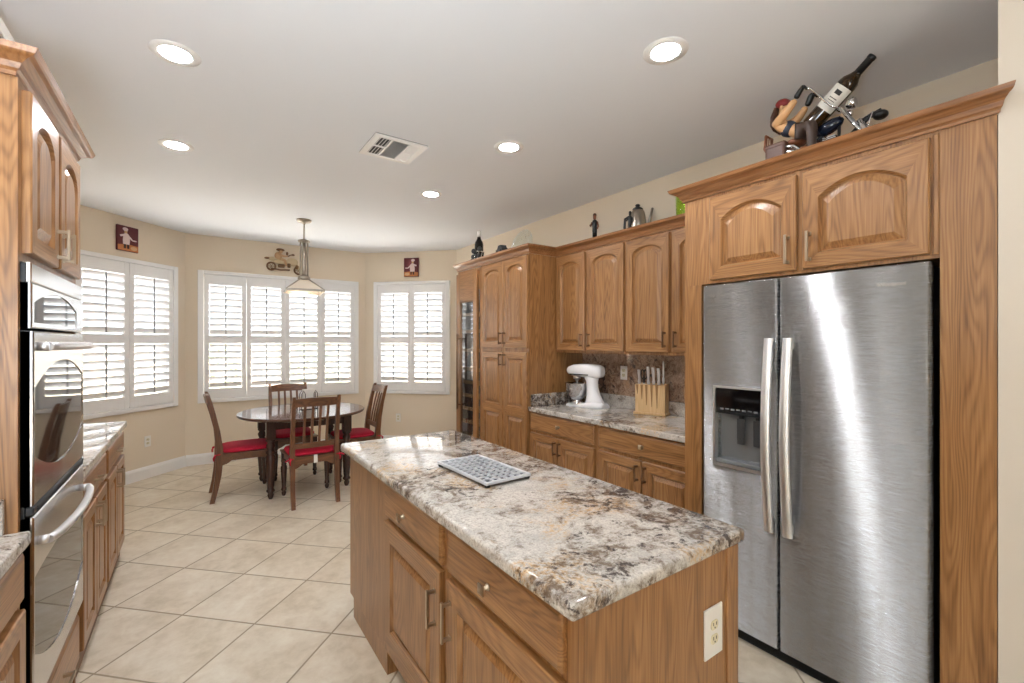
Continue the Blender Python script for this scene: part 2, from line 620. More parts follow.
# ------------------------------------------------------------------ windows with plantation shutters
def window(idx, x0, x1, panels, loc, rz, where, names):
    z0, z1 = 0.735, 2.325
    root = thing('window_%d' % idx, None, None, loc, rz)
    root['kind'] = 'structure'
    # casing
    m = MB()
    f = 0.045
    fs = 0.060
    for a, b, c, d in ((x0, x0 + fs, z0, z1), (x1 - fs, x1, z0, z1), (x0 + fs, x1 - fs, z0, z0 + f), (x0 + fs, x1 - fs, z1 - f, z1)):
        m.box(a, b, -0.042, 0.0, c, d, 0.005)
    m.build('window_frame', M['white'], root)
    m = MB()
    g0, g1 = x0 + 0.06, x1 - 0.06
    for a, b, c, d in ((g0, g0 + 0.04, WZ0, WZ1), (g1 - 0.04, g1, WZ0, WZ1), (g0, g1, WZ0, WZ0 + 0.04), (g0, g1, WZ1 - 0.04, WZ1)):
        m.box(a, b, 0.085, 0.125, c, d)
    if x1 - x0 > 1.5:
        xm = (g0 + g1) / 2
        m.box(xm - 0.02, xm + 0.02, 0.085, 0.125, WZ0, WZ1)
    m.build('window_sash', M['white'], root)
    m = MB()
    m.box(g0 + 0.03, g1 - 0.03, 0.102, 0.106, WZ0 + 0.03, WZ1 - 0.03)
    m.build('window_glass', M['glass'], root)
    # shutters
    i0, i1 = x0 + fs + 0.003, x1 - fs - 0.003
    wd = (i1 - i0) / panels
    for k in range(panels):
        a, b = i0 + k * wd + 0.0015, i0 + (k + 1) * wd - 0.0015
        t = thing('plantation_shutter', 'white plantation shutter panel, %s' % names[k], 'shutter', (0, 0, 0), 0, 'white plantation shutter panels')
        t.parent = None
        Mx = Matrix.Translation(Vector(loc)) @ Matrix.Rotation(rz, 4, 'Z')
        t.matrix_world = Mx @ Matrix.Translation(Vector((a, 0, z0 + f + 0.003)))
        W = b - a
        Hh = (z1 - f - 0.003) - (z0 + f + 0.003)
        zb = z0 + f + 0.003
        lo0, lo1, up0, up1 = 0.905 - zb, 1.448 - zb, 1.545 - zb, 2.155 - zb
        st = 0.050
        y0, y1 = -0.036, -0.006
        m = MB()
        m.box(0, st, y0, y1, 0, Hh, 0.002)
        m.box(W - st, W, y0, y1, 0, Hh, 0.002)
        for c, d in ((0, lo0), (lo1, up0), (up1, Hh)):
            m.box(st - 0.001, W - st + 0.001, y0 + 0.001, y1 - 0.001, c, d, 0.002)
        m.build('frame', M['white'], t)
        m = MB()
        for c, d, n in ((lo0, lo1, 7), (up0, up1, 8)):
            pitch = (d - c) / n
            for j in range(n):
                zc = c + pitch * (j + 0.5)
                hw, th = 0.043, 0.0055
                ang = R(LOUVER)
                loop = []
                for q in range(10):
                    aa = 2 * PI * q / 10
                    u, v = hw * math.cos(aa), th * math.sin(aa)
                    # room side (-y) edge is the raised one
                    loop.append((-0.021 - u * math.cos(ang) - v * math.sin(ang), zc + u * math.sin(ang) - v * math.cos(ang)))
                m.prism(loop, st + 0.002, W - st - 0.002, 'yz')
        m.build('louvers', M['louver'], t, smooth=50)
        for c, d in ((lo0, lo1), (up0, up1)):
            m = MB()
            yy = -0.021 - 0.043 * math.cos(R(LOUVER)) - 0.006
            m.box(W / 2 - 0.006, W / 2 + 0.006, yy - 0.010, yy, c + 0.012, d - 0.004, 0.002)
            m.build('tilt_rod', M['rod'], t)
    return root


LOUVER = 48
window(1, LWIN[0], LWIN[1], 2, LORG, R(45), 'left', ['in the left bay window, beside the oven tower', 'in the left bay window, beside the wall corner'])
window(2, BWIN[0], BWIN[1], 4, (C1[0], C1[1], 0), 0, 'back', ['in the wide window behind the table, first from its left end', 'in the wide window behind the table, second from its left end', 'in the wide window, the one partly behind the pendant lamp', 'in the wide window behind the table, at its right end'])
window(3, RWIN[0], RWIN[1], 2, RORG, R(-45), 'right', ['in the right bay window, the half beside the wide window', 'in the right bay window, the half beside the wine cooler'])

# ------------------------------------------------------------------ outdoors beyond the glass
m = MB()
m.box(-14, 16, 6.9, 24, -0.20, -0.12)
m.box(-14, 16, -16, BACKY - 0.01, -0.20, -0.12)
struct('ground', m, M['ground'])
m = MB()
m.box(-14, 16, 12.0, 12.2, -0.12, 1.55)
struct('wall_garden', m, M['stucco'])


def shrub(x, y, r, h, label):
    m = MB()
    for i in range(420):
        u, v = random.uniform(-1, 1), random.uniform(0, 2 * PI)
        rr = random.uniform(0.75, 1.0)
        s = math.sqrt(1 - u * u)
        p = Vector((r * rr * s * math.cos(v), r * rr * s * math.sin(v), h * (0.5 + 0.5 * u * rr)))
        d = Vector((random.uniform(-1, 1), random.uniform(-1, 1), random.uniform(-1, 1))).normalized() * 0.11
        e = d.cross(Vector((random.uniform(-1, 1), random.uniform(-1, 1), random.uniform(-1, 1)))).normalized() * 0.05
        m._face([m.bm.verts.new(p - d), m.bm.verts.new(p + e), m.bm.verts.new(p + d), m.bm.verts.new(p - e)])
    t = thing('garden_shrub', label, 'shrub', (x, y, -0.12), 0, 'garden shrubs outside')
    m.build('foliage', M['leaf'], t)
    m = MB()
    m.tube([(0, 0, 0), (0.02, 0, h * 0.5)], [0.04, 0.02], 6)
    m.build('stem', M['saddle'], t)


shrub(0.1, 11.2, 0.7, 1.7, 'rounded green shrub outside, seen between louvers at the left of the wide window')
shrub(2.3, 11.3, 0.6, 1.8, 'green shrub outside, seen between louvers right of the table')
shrub(-3.9, 9.8, 0.6, 1.6, 'green shrub outside, seen through the left bay window')


# ------------------------------------------------------------------ cabinet parts
ARCH = [0.6]


def arch(t):
    return (4 * t * (1 - t)) ** ARCH[0]


def oploop(x0, x1, z0, zs, rise, i, y, N=14):
    a, b = x0 + i, x1 - i
    pts = [(a, y, z0 + i), (b, y, z0 + i)]
    for k in range(N + 1):
        t = k / N
        pts.append((b - t * (b - a), y, zs + rise * arch(t) - i))
    return pts


def door(parent, x0, x1, z0, z1, rise=0.0, handle=None, yf=0.0, st=0.058, rails=None, metal='nickel', name='door', hlen=0.11):
    """frame-and-panel door on the cabinet face at local y=yf, handle = (x, z0, z1)"""
    N = 14
    T = 0.022
    outs = []
    rails = rails or [(z0 + st, z1 - st - rise, rise)]
    m = MB()
    ox0, ox1 = x0 + st, x1 - st

    def outer(i, y, za, zb):
        a, b = x0 + i, x1 - i
        pts = [(a, y, za), (b, y, za)]
        for k in range(N + 1):
            t = k / N
            pts.append((b - t * (b - a), y, zb))
        return pts
    spans = []
    if len(rails) == 1:
        spans = [(z0, z1)]
    else:
        zm = (rails[0][1] + rails[0][2] + rails[1][0]) / 2
        spans = [(z0, zm), (zm, z1)]
    for (za, zb), (pz0, pzs, pr) in zip(spans, rails):
        b0 = 0.004 if za == z0 else 0
        b1 = 0.004 if zb == z1 else 0
        lps = [outer(0, yf, za, zb), outer(0, yf - T + 0.004, za, zb), outer(0.004, yf - T, za + b0, zb - b1),
               oploop(ox0, ox1, pz0, pzs, pr, 0.0, yf - T), oploop(ox0, ox1, pz0, pzs, pr, 0.005, yf - T + 0.010),
               oploop(ox0, ox1, pz0, pzs, pr, 0.009, yf - T + 0.016), oploop(ox0, ox1, pz0, pzs, pr, 0.012, yf - T + 0.016)]
        rows = [[m.bm.verts.new(p) for p in lp] for lp in lps]
        for A, B in zip(rows, rows[1:]):
            n = len(A)
            for i in range(n):
                j = (i + 1) % n
                m.mi = 0 if i in (1, n - 1) else 1
                m._face((A[i], A[j], B[j], B[i]))
    d = m.build(name, OAK, parent)
    for pz0, pzs, pr in rails:
        m = MB()
        lps = [oploop(ox0, ox1, pz0, pzs, pr, 0.010, yf - T + 0.0165), oploop(ox0, ox1, pz0, pzs, pr, 0.014, yf - T + 0.015),
               oploop(ox0, ox1, pz0, pzs, pr, 0.036, yf - T + 0.0035), oploop(ox0, ox1, pz0, pzs, pr, 0.039, yf - T + 0.002)]
        m.loops(lps, True, False, True)
        m.build('panel', M['oak_v'], d)
    if handle:
        hx, hz0, hz1 = handle
        bar_pull(d, hx, hz0, hz1, yf - T, M[metal])
    return d


def bar_pull(parent, x, z0, z1, y, mat, out=0.030, horiz=False):
    m = MB()
    t = 0.0055
    m.box(x - t, x + t, y - out - 0.004, y - out + 0.005, z0, z1, 0.0015)
    for zc in (z0 + 0.010, z1 - 0.010):
        m.box(x - t, x + t, y - out + 0.003, y - 0.0002, zc - t, zc + t, 0.001)
        m.box(x - t * 1.3, x + t * 1.3, y - 0.004, y - 0.0001, zc - t * 1.3, zc + t * 1.3)
    return m.build('handle', mat, parent)


def knob(parent, x, z, y, mat):
    m = MB()
    m.lathe([(0.011, 0.0), (0.009, -0.003), (0.006, -0.006), (0.006, -0.016)], (x, y, z), 10, 'y')
    m.loops([[(x + sx * r, y + yy, z + sz * r) for sx, sz in ((-1, -1), (1, -1), (1, 1), (-1, 1))] for r, yy in ((0.007, -0.014), (0.014, -0.020), (0.0145, -0.025), (0.006, -0.029))], True, True, True)
    return m.build('knob', mat, parent)


def drawer(parent, x0, x1, z0, z1, yf=0.0, knobs=None, pulls=None, metal='nickel'):
    m = MB()
    m.mi = 1
    T = 0.020
    def rc(i, y):
        return [(x0 + i, y, z0 + i), (x1 - i, y, z0 + i), (x1 - i, y, z1 - i), (x0 + i, y, z1 - i)]
    m.loops([rc(0, yf), rc(0, yf - T + 0.008), rc(0.003, yf - T + 0.004), rc(0.010, yf - T)], True, True, True)
    d = m.build('drawer', OAK, parent)
    for kx, kz in (knobs or []):
        knob(d, kx, kz, yf - T, M[metal])
    for px0, px1, pz in (pulls or []):
        mm = MB()
        yy = yf - T
        mm.box(px0, px1, yy - 0.034, yy - 0.026, pz - 0.0055, pz + 0.0055, 0.0015)
        for xc in (px0 + 0.01, px1 - 0.01):
            mm.box(xc - 0.0055, xc + 0.0055, yy - 0.028, yy, pz - 0.0055, pz + 0.0055)
        mm.build('handle', M[metal], d)
    return d


def body(parent, x0, x1, depth, z0, z1, toe=None, name='carcass', yb=0.0, ty=0.07):
    m = MB()
    m.box(x0, x1, yb, depth, z0, z1)
    o = m.build(name, OAK, parent)
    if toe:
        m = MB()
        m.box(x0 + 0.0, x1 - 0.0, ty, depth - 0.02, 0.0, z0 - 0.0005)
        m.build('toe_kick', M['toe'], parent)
    return o


CROWN = [(0.0, 2.2255), (0.010, 2.2255), (0.012, 2.236), (0.019, 2.243), (0.025, 2.258), (0.043, 2.271), (0.055, 2.275), (0.060, 2.280), (0.066, 2.295), (0.0, 2.295)]


def crown(name, label, path, side, prof=CROWN, flare=0.0):
    """mitred moulding; path in plan, side +1 pushes to the left of travel"""
    P = [Vector((a, b)) for a, b in path]
    nrm = []
    for a, b in zip(P, P[1:]):
        d = (b - a).normalized()
        nrm.append(Vector((-d.y, d.x)) * side)
    lps = []
    for i, p in enumerate(P):
        if i == 0:
            mv = nrm[0]
        elif i == len(P) - 1:
            mv = nrm[-1]
        else:
            a, b = nrm[i - 1], nrm[i]
            mv = (a + b) / (1 + a.dot(b))
        fl_ = Vector((0, 0))
        if flare and i == len(P) - 1:
            fl_ = (P[-1] - P[-2]).normalized() * flare
        lps.append([(p.x + (mv.x + fl_.x) * o, p.y + (mv.y + fl_.y) * o, z) for o, z in prof])
    m = MB()
    m.loops(lps, True, True, True)
    o = m.build(name, M['crown'], None)
    return tag(o, label, 'crown molding', 'oak crown moldings')


M['crown'] = oak('oak_crown_grain', 1, (168, 120, 78), (142, 96, 58), (98, 62, 34))

# ------------------------------------------------------------------ RIGHT RUN (faces -X): local x runs towards the camera
RZ = R(-90)

# tall pantry
XP = 2.345
t = thing('pantry_cabinet', 'tall oak pantry cabinet with four doors beside the wine cooler', 'cabinet', (XP, 3.885, 0), RZ)
W = 3.885 - 3.09
body(t, 0, W, RW - XP - 0.004, 0.10, 2.225, toe=True)
for a, b, hx in ((0.036, 0.417, 0.387), (0.425, 0.782, 0.455)):
    door(t, a, b, 1.411, 2.212, 0.045, (hx, 1.445, 1.555), metal='bronze')
    door(t, a, b, 0.115, 1.375, 0.0, (hx, 1.245, 1.355), metal='bronze', rails=[(0.175, 0.80, 0.0), (0.885, 1.317, 0.0)])

# wine cooler column
t = thing('wine_cooler', 'tall oak-fronted wine cooler with long bar handle and glass door', 'wine cooler', (XP, 4.371, 0), RZ)
W = 4.371 - 3.890
dp = RW - XP - 0.004
m = MB()
m.box(0, 0.02, 0, dp, 0.0, 2.222)
m.box(W - 0.02, W, 0, dp, 0.0, 2.222)
m.box(0.02, W - 0.02, 0, dp, 2.0, 2.222)
m.box(0.02, W - 0.02, 0.03, dp, 0.0, 0.14)
m.box(0.02, W - 0.02, dp - 0.02, dp, 0.14, 2.0)
m.build('cabinet_body', OAK, t)
m = MB()
for a, b, c, d in ((0.022, W - 0.022, 0.142, 0.16), (0.022, W - 0.022, 1.94, 1.998), (0.022, 0.035, 0.16, 1.94), (W - 0.035, W - 0.022, 0.16, 1.94)):
    m.box(a, b, 0.004, dp - 0.03, c, d)
m.build('inner_cavity', M['grey_plastic'], t)
m = MB()
gx0, gx1, gz0, gz1 = 0.091, 0.372, 0.20, 1.90
dx0, dx1, dz0, dz1 = 0.008, 0.440, 0.145, 2.19
for a, b, c, d, k in ((dx0, gx0, dz0, dz1, 0), (gx1, dx1, dz0, dz1, 0), (gx0, gx1, dz0, gz0, 1), (gx0, gx1, gz1, dz1, 1)):
    m.mi = k
    m.box(a, b, -0.028, 0.0, c, d, 0.002)
dr = m.build('door', OAK, t)
m = MB()
for a, b, c, d in ((gx0, gx0 + 0.016, gz0, gz1), (gx1 - 0.010, gx1, gz0, gz1), (gx0, gx1, gz0, gz0 + 0.012), (gx0, gx1, gz1 - 0.02, gz1)):
    m.box(a, b, -0.024, -0.002, c, d)
m.build('glass_frame', M['bronze'], dr)
m = MB()
m.box(gx0 + 0.012, gx1 - 0.008, -0.016, -0.012, gz0 + 0.01, gz1 - 0.015)
m.build('glass', M['cooler_glass'], dr)
m = MB()
m.tube([(0.105, -0.068, 0.755), (0.105, -0.068, 1.55)], 0.012, 10)
for z in (0.80, 1.50):
    m.tube([(0.105, -0.068, z), (0.105, -0.028, z)], 0.008, 8)
m.build('handle', M['bronze'], dr)
for z in (0.32, 0.46, 0.60, 0.74, 0.88, 1.02, 1.16, 1.36, 1.56, 1.74):
    m = MB()
    m.box(0.04, W - 0.04, 0.03, 0.045, z, z + 0.035)
    for q in range(6):
        xx = 0.06 + q * (W - 0.12) / 5
        m.tube([(xx, 0.045, z + 0.01), (xx, dp - 0.05, z + 0.01)], 0.004, 6)
    m.build('shelf', M['bamboo'], t)

# upper wall cabinets
XU = 2.65
t = thing('wall_cabinet', 'oak wall cabinet with two arched doors above the white stand mixer', 'cabinet', (XU, 3.088, 0), RZ, 'oak wall cabinets over the counter')
body(t, 0, 0.795, RW - XU - 0.004, 1.37, 2.225)
door(t, 0.015, 0.369, 1.392, 2.212, 0.050, (0.340, 1.425, 1.535), metal='bronze')
door(t, 0.401, 0.785, 1.392, 2.212, 0.050, (0.430, 1.425, 1.535), metal='bronze')
t = thing('wall_cabinet', 'oak wall cabinet with arched doors above the knife block', 'cabinet', (XU, 2.292, 0), RZ, 'oak wall cabinets over the counter')
body(t, 0, 0.803, RW - XU - 0.004, 1.37, 2.225)
door(t, 0.018, 0.390, 1.392, 2.212, 0.050, (0.360, 1.425, 1.535), metal='bronze')
door(t, 0.417, 0.790, 1.392, 2.212, 0.050, (0.446, 1.425, 1.535), metal='bronze')

# base cabinets
XB = 2.36
t = thing('base_cabinet', 'oak base cabinet with one drawer below the white stand mixer', 'cabinet', (XB, 3.088, 0), RZ, 'oak base cabinets on the right wall')
body(t, 0, 0.788, RW - XB - 0.004, 0.10, 0.873, toe=True)
drawer(t, 0.012, 0.762, 0.722, 0.860, knobs=[(0.387, 0.792)])
door(t, 0.012, 0.372, 0.115, 0.697, 0.0, (0.346, 0.565, 0.672), metal='bronze')
door(t, 0.378, 0.766, 0.115, 0.697, 0.0, (0.404, 0.565, 0.672), metal='bronze')
t = thing('base_cabinet', 'oak base cabinet with one drawer below the knife block', 'cabinet', (XB, 2.299, 0), RZ, 'oak base cabinets on the right wall')
body(t, 0, 0.810, RW - XB - 0.004, 0.10, 0.873, toe=True)
drawer(t, 0.022, 0.796, 0.722, 0.860, knobs=[(0.409, 0.792)])
door(t, 0.022, 0.398, 0.115, 0.697, 0.0, (0.372, 0.565, 0.672), metal='bronze')
door(t, 0.408, 0.796, 0.115, 0.697, 0.0, (0.434, 0.565, 0.672), metal='bronze')

# right countertop with its short splash
t = thing('countertop', 'polished granite countertop with short splash under the stand mixer', 'countertop', (2.325, 1.489, 0))
m = MB()
m.box(0, RW - 2.325 - 0.002, 0, 1.597, 0.874, 0.914, 0.008, 3)
m.build('slab', M['granite'], t)
m = MB()
m.box(0.03, RW - 2.325 - 0.024, 1.575, 1.597, 0.914, 1.015, 0.003)
m.box(RW - 2.325 - 0.048, RW - 2.325 - 0.024, 0, 1.575, 0.914, 1.015, 0.003)
m.build('splash_strip', M['granite'], t)
m = MB()
m.box(2.966, 2.978, 1.489, 3.086, 0.915, 1.368)
tag(m.build('backsplash', M['granite_splash']), 'brown polished granite backsplash between counter and wall cabinets', 'backsplash')


# ------------------------------------------------------------------ refrigerator surround
XF = 2.20
t = thing('refrigerator_cabinet', 'oak surround with two arched doors above the steel refrigerator', 'cabinet', (XF, 1.487, 0), RZ)
dp = RW - XF - 0.004
m = MB()
m.box(0, 0.100, 0, dp, 0, 1.766)
m.build('side_panel', OAK, t)
m = MB()
m.box(1.037, 1.179, 0, dp, 0, 2.225)
m.build('side_panel', OAK, t)
m = MB()
m.box(0, 1.0365, 0, dp, 1.766, 2.225)
m.build('upper_box', OAK, t)
m = MB()
m.box(1.018, 1.036, -0.006, 0, 1.78, 2.215, 0.003)
m.build('filler_strip', OAK, t)
ARCH[0] = 0.95
door(t, 0.155, 0.568, 1.782, 2.205, 0.060, (0.535, 1.81, 1.94), st=0.062)
door(t, 0.592, 1.012, 1.782, 2.205, 0.060, (0.622, 1.81, 1.94), st=0.062)
ARCH[0] = 0.6

# ------------------------------------------------------------------ refrigerator
t = thing('refrigerator', 'stainless steel side-by-side refrigerator with ice and water dispenser', 'refrigerator', (2.17, 1.361, 0), RZ)
W = 1.361 - 0.474
m = MB()
m.box(0.004, W - 0.004, 0.075, 0.775, 0.02, 1.745)
m.build('body', M['dark_grey'], t)
m = MB()
m.box(0.01, W - 0.005, 0.03, 0.08, 0.0, 0.052, 0.004)
m.build('base_grille', M['dark_grey'], t)
m = MB()
for q in range(9):
    m.box(0.03, W - 0.03, 0.026, 0.031, 0.012 + q * 0.004, 0.014 + q * 0.004)
m.build('grille_slots', M['black'], t)
# freezer door with dispenser opening
fx0, fx1 = 0.0, 0.367
ox0, ox1, oz0, oz1 = 0.064, 0.312, 0.846, 1.236
fz0, fz1 = 0.058, 1.755


def rect(x0, x1, z0, z1, y):
    return [(x0, y, z0), (x1, y, z0), (x1, y, z1), (x0, y, z1)]


m = MB()
m.loops([rect(fx0, fx1, fz0, fz1, 0.066), rect(fx0, fx1, fz0, fz1, 0.010), rect(fx0 + 0.003, fx1 - 0.003, fz0 + 0.003, fz1 - 0.003, 0.002), rect(fx0 + 0.009, fx1 - 0.009, fz0 + 0.006, fz1 - 0.006, 0.0),
         rect(ox0, ox1, oz0, oz1, 0.0), rect(ox0, ox1, oz0, oz1, 0.055)], True, True, True)
fd = m.build('freezer_door', M['steel'], t)
m = MB()
m.loops([rect(ox0 - 0.008, ox1 + 0.008, oz0 - 0.008, oz1 + 0.006, 0.0), rect(ox0 - 0.006, ox1 + 0.006, oz0 - 0.006, oz1 + 0.005, -0.005), rect(ox0 + 0.006, ox1 - 0.006, oz0 + 0.008, oz1 - 0.004, -0.005), rect(ox0 + 0.006, ox1 - 0.006, oz0 + 0.008, oz1 - 0.004, 0.02)])
m.build('dispenser_frame', M['steel_bar'], fd)
m = MB()
m.box(ox0 + 0.006, ox1 - 0.006, 0.0, 0.05, 1.105, oz1 - 0.004, 0.002)
dpn = m.build('dispenser_panel', M['black_gloss'], fd)
m = MB()
for q in range(7):
    m.box(ox0 + 0.03 + q * 0.028, ox0 + 0.048 + q * 0.028, -0.0006, 0.001, 1.124 + (q % 2) * 0.003, 1.132)
m.build('buttons', M['grey_plastic'], fd)
m = MB()
m.loops([rect(ox0 + 0.006, ox1 - 0.006, oz0 + 0.03, 1.104, 0.045), rect(ox0 + 0.010, ox1 - 0.010, oz0 + 0.034, 1.10, 0.052)], True, False, True)
m.box(ox0 + 0.006, ox1 - 0.006, 0.002, 0.05, oz0 + 0.008, oz0 + 0.03, 0.003)
m.build('dispenser_recess', M['grey_plastic'], fd)
for xx in (ox0 + 0.105, ox0 + 0.185):
    m = MB()
    m.box(xx, xx + 0.038, 0.018, 0.026, 0.96, 1.085, 0.003)
    m.box(xx + 0.012, xx + 0.026, 0.020, 0.045, 1.07, 1.10)
    m.build('paddle', M['dark_grey'], fd)
gx0, gx1 = 0.377, W
m = MB()
m.loops([rect(gx0, gx1, fz0, fz1, 0.066), rect(gx0, gx1, fz0, fz1, 0.010), rect(gx0 + 0.003, gx1 - 0.003, fz0 + 0.003, fz1 - 0.003, 0.002), rect(gx0 + 0.009, gx1 - 0.009, fz0 + 0.006, fz1 - 0.006, 0.0)], True, True, True)
gd = m.build('refrigerator_door', M['steel'], t)


def fridge_handle(par, xc):
    m = MB()
    lp = []
    n = 16
    for i in range(n + 1):
        u = i / n
        z = 0.60 + u * 0.88
        bow = -0.034 - 0.036 * math.sin(PI * u)
        th = 0.012
        hw = 0.0195
        lp.append([(xc - hw, bow, z)] + [(xc + hw * q, bow - 0.009 * (1 - q * q) - 0.001, z) for q in (-0.9, -0.6, -0.3, 0, 0.3, 0.6, 0.9)] + [(xc + hw, bow, z), (xc + hw, bow + th, z), (xc - hw, bow + th, z)])
    m.loops(lp, True, True, True)
    for z in (0.63, 1.45):
        m.box(xc - 0.013, xc + 0.013, -0.036, 0.0, z - 0.02, z + 0.02, 0.003)
    m.build('handle', M['steel_bar'], par, smooth=40)


fridge_handle(fd, 0.345)
fridge_handle(gd, 0.425)
cu = bpy.data.curves.new('logo', 'FONT')
cu.body = 'Whirlpool'
cu.size = 0.022
cu.extrude = 0.0006
cu.align_x = 'CENTER'
cu.materials.append(M['chrome'])
tmp = bpy.data.objects.new('logo_text', cu)
COL.objects.link(tmp)
dg = bpy.context.evaluated_depsgraph_get()
lme = bpy.data.meshes.new_from_object(tmp.evaluated_get(dg))
bpy.data.objects.remove(tmp)
lg = bpy.data.objects.new('logo', lme)
COL.objects.link(lg)
lg.parent = gd
lg.location = (1.361 - 0.582, -0.0008, 1.676)
lg.rotation_euler = (R(90), 0, 0)

# crown mouldings on the right
crown('crown_molding', 'oak crown molding along pantry and wall cabinet tops', [(XP, 4.371), (XP, 3.09), (XU, 3.09), (XU, 1.489)], -1)
crown('crown_molding', 'oak crown molding on the cabinet above the refrigerator', [(RW - 0.3, 1.487), (XF, 1.487), (XF, 0.3065)], -1, flare=0.75)

# ------------------------------------------------------------------ ISLAND
IX, IY = 0.69, 2.49
t = thing('kitchen_island', 'oak kitchen island cabinet with two drawers and two doors', 'kitchen island', (IX, IY, 0), RZ)
L = IY - 0.722
dpI = 1.300 - IX
m = MB()
m.box(-0.030, L, 0, dpI, 0.10, 0.873)
m.build('carcass', OAK, t)
m = MB()
m.box(0.035, 0.55, 0.0, dpI, 0.0, 0.0995)
m.box(0.55, L, 0.07, dpI - 0.02, 0.0, 0.0995)
m.build('plinth', OAK, t)
m = MB()
m.box(L, L + 0.012, -0.0, dpI - 0.055, 0.0, 0.873)
m.build('end_panel', OAK, t)
m = MB()
m.box(L, L + 0.018, dpI - 0.055, dpI + 0.004, 0.0, 0.873, 0.003)
m.build('corner_stile', OAK, t)
yo = IY - 2.49
drawer(t, 0.565, 1.113, 0.712, 0.852, knobs=[(0.789, 0.775)])
drawer(t, 1.161, 1.722, 0.712, 0.852, knobs=[(1.414, 0.775)])
door(t, 0.565, 1.113, 0.165, 0.690, 0.0, (1.078, 0.495, 0.625), st=0.075, name='door')
door(t, 1.161, 1.722, 0.165, 0.690, 0.0, (1.190, 0.505, 0.635), st=0.075, name='door')
m = MB()
m.box(0.640, 1.326, 0.695, 2.535, 0.874, 0.914, 0.011, 4)
tag(m.build('countertop', M['granite'], smooth=30), 'cream and brown polished granite top on the kitchen island', 'countertop')


# outlets -----------------------------------------------------------
def outlet(label, loc, rz, w=0.072, h=0.116, group='wall outlets'):
    t = thing('outlet', label, 'outlet', loc, rz, group)
    m = MB()
    m.box(-w / 2, w / 2, -0.006, -0.0002, -h / 2, h / 2, 0.002)
    m.build('cover_plate', M['plate_white'], t)
    for s in (-1, 1):
        m = MB()
        pts = [(0.017 * math.cos(a), s * 0.0195 + max(-0.0125, min(0.0125, 0.017 * math.sin(a)))) for a in [2 * PI * k / 18 for k in range(18)]]
        m.prism(pts, -0.0085, -0.005, 'xz')
        so = m.build('socket', M['socket'], t)
        m = MB()
        m.box(-0.008, -0.0055, -0.0092, -0.0084, s * 0.0195 - 0.001, s * 0.0195 + 0.008)
        m.box(0.0055, 0.008, -0.0092, -0.0084, s * 0.0195 - 0.001, s * 0.0195 + 0.007)
        m.lathe([(0.0025, -0.0084), (0.0025, -0.0092)], (0, 0, s * 0.0195 - 0.007), 8, 'y')
        m.build('slots', M['dark_grey'], so)
    return t


outlet('white double outlet on the near end of the island', (1.176, 0.710, 0.660), 0, 0.086, 0.138)
outlet('white outlet on the beige wall under the left bay window', (-0.425, 6.245, 0.395), R(45))
outlet('white outlet on the beige wall behind the right dining chair', (2.37, 6.21, 0.39), R(-45))
outlet('white outlet on the granite backsplash between mixer and knife block', (2.966, 2.585, 1.204), RZ)

# ------------------------------------------------------------------ LEFT RUN (faces +X): local x runs away from the camera
LZ = R(90)
XL = -0.42
dL = XL - LW - 0.004
oy0, oy1 = 1.885, 2.655
t = thing('oven_cabinet', 'tall oak oven tower with two arched doors on top', 'cabinet', (XL, oy0, 0), LZ)
W = oy1 - oy0
m = MB()
m.box(0, 0.02, 0, dL, 0.0, 2.225)
m.build('side_panel', OAK, t)
m = MB()
m.box(W - 0.02, W, 0, dL, 0.0, 2.225)
m.build('side_panel', OAK, t)
m = MB()
m.box(0.02, W - 0.02, 0.0, dL, 1.70, 2.225)
m.build('upper_box', OAK, t)
m = MB()
m.box(0.02, W - 0.02, 0.0, dL, 0.10, 0.345)
m.build('lower_box', OAK, t)
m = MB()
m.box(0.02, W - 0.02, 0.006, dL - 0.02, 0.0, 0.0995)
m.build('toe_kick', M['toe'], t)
door(t, 0.035, 0.360, 1.725, 2.205, 0.060, (0.333, 1.75, 1.86), st=0.055)
door(t, 0.392, 0.725, 1.725, 2.205, 0.060, (0.420, 1.75, 1.86), st=0.055)
drawer(t, 0.035, 0.725, 0.125, 0.315, pulls=[(0.32, 0.44, 0.23)])
crown('crown_molding', 'oak crown molding on top of the oven tower', [(LW + 0.004, oy0), (XL - 0.012, oy0), (XL - 0.012, oy1), (LW + 0.004, oy1)], -1)

# microwave and oven
ox0, ox1 = 0.024, W - 0.024


def arch_win(x0, x1, z0, zs, rise, y, N=16, bottom=0.0):
    pts = []
    for k in range(N + 1):
        u = k / N
        pts.append((x0 + u * (x1 - x0), y, z0 - bottom * 4 * u * (1 - u)))
    for k in range(N + 1):
        u = k / N
        pts.append((x1 - u * (x1 - x0), y, zs + rise * 4 * u * (1 - u)))
    return pts


def rect_n(x0, x1, z0, z1, y, N=16):
    return [(x0 + k / N * (x1 - x0), y, z0) for k in range(N + 1)] + [(x1 - k / N * (x1 - x0), y, z1) for k in range(N + 1)]


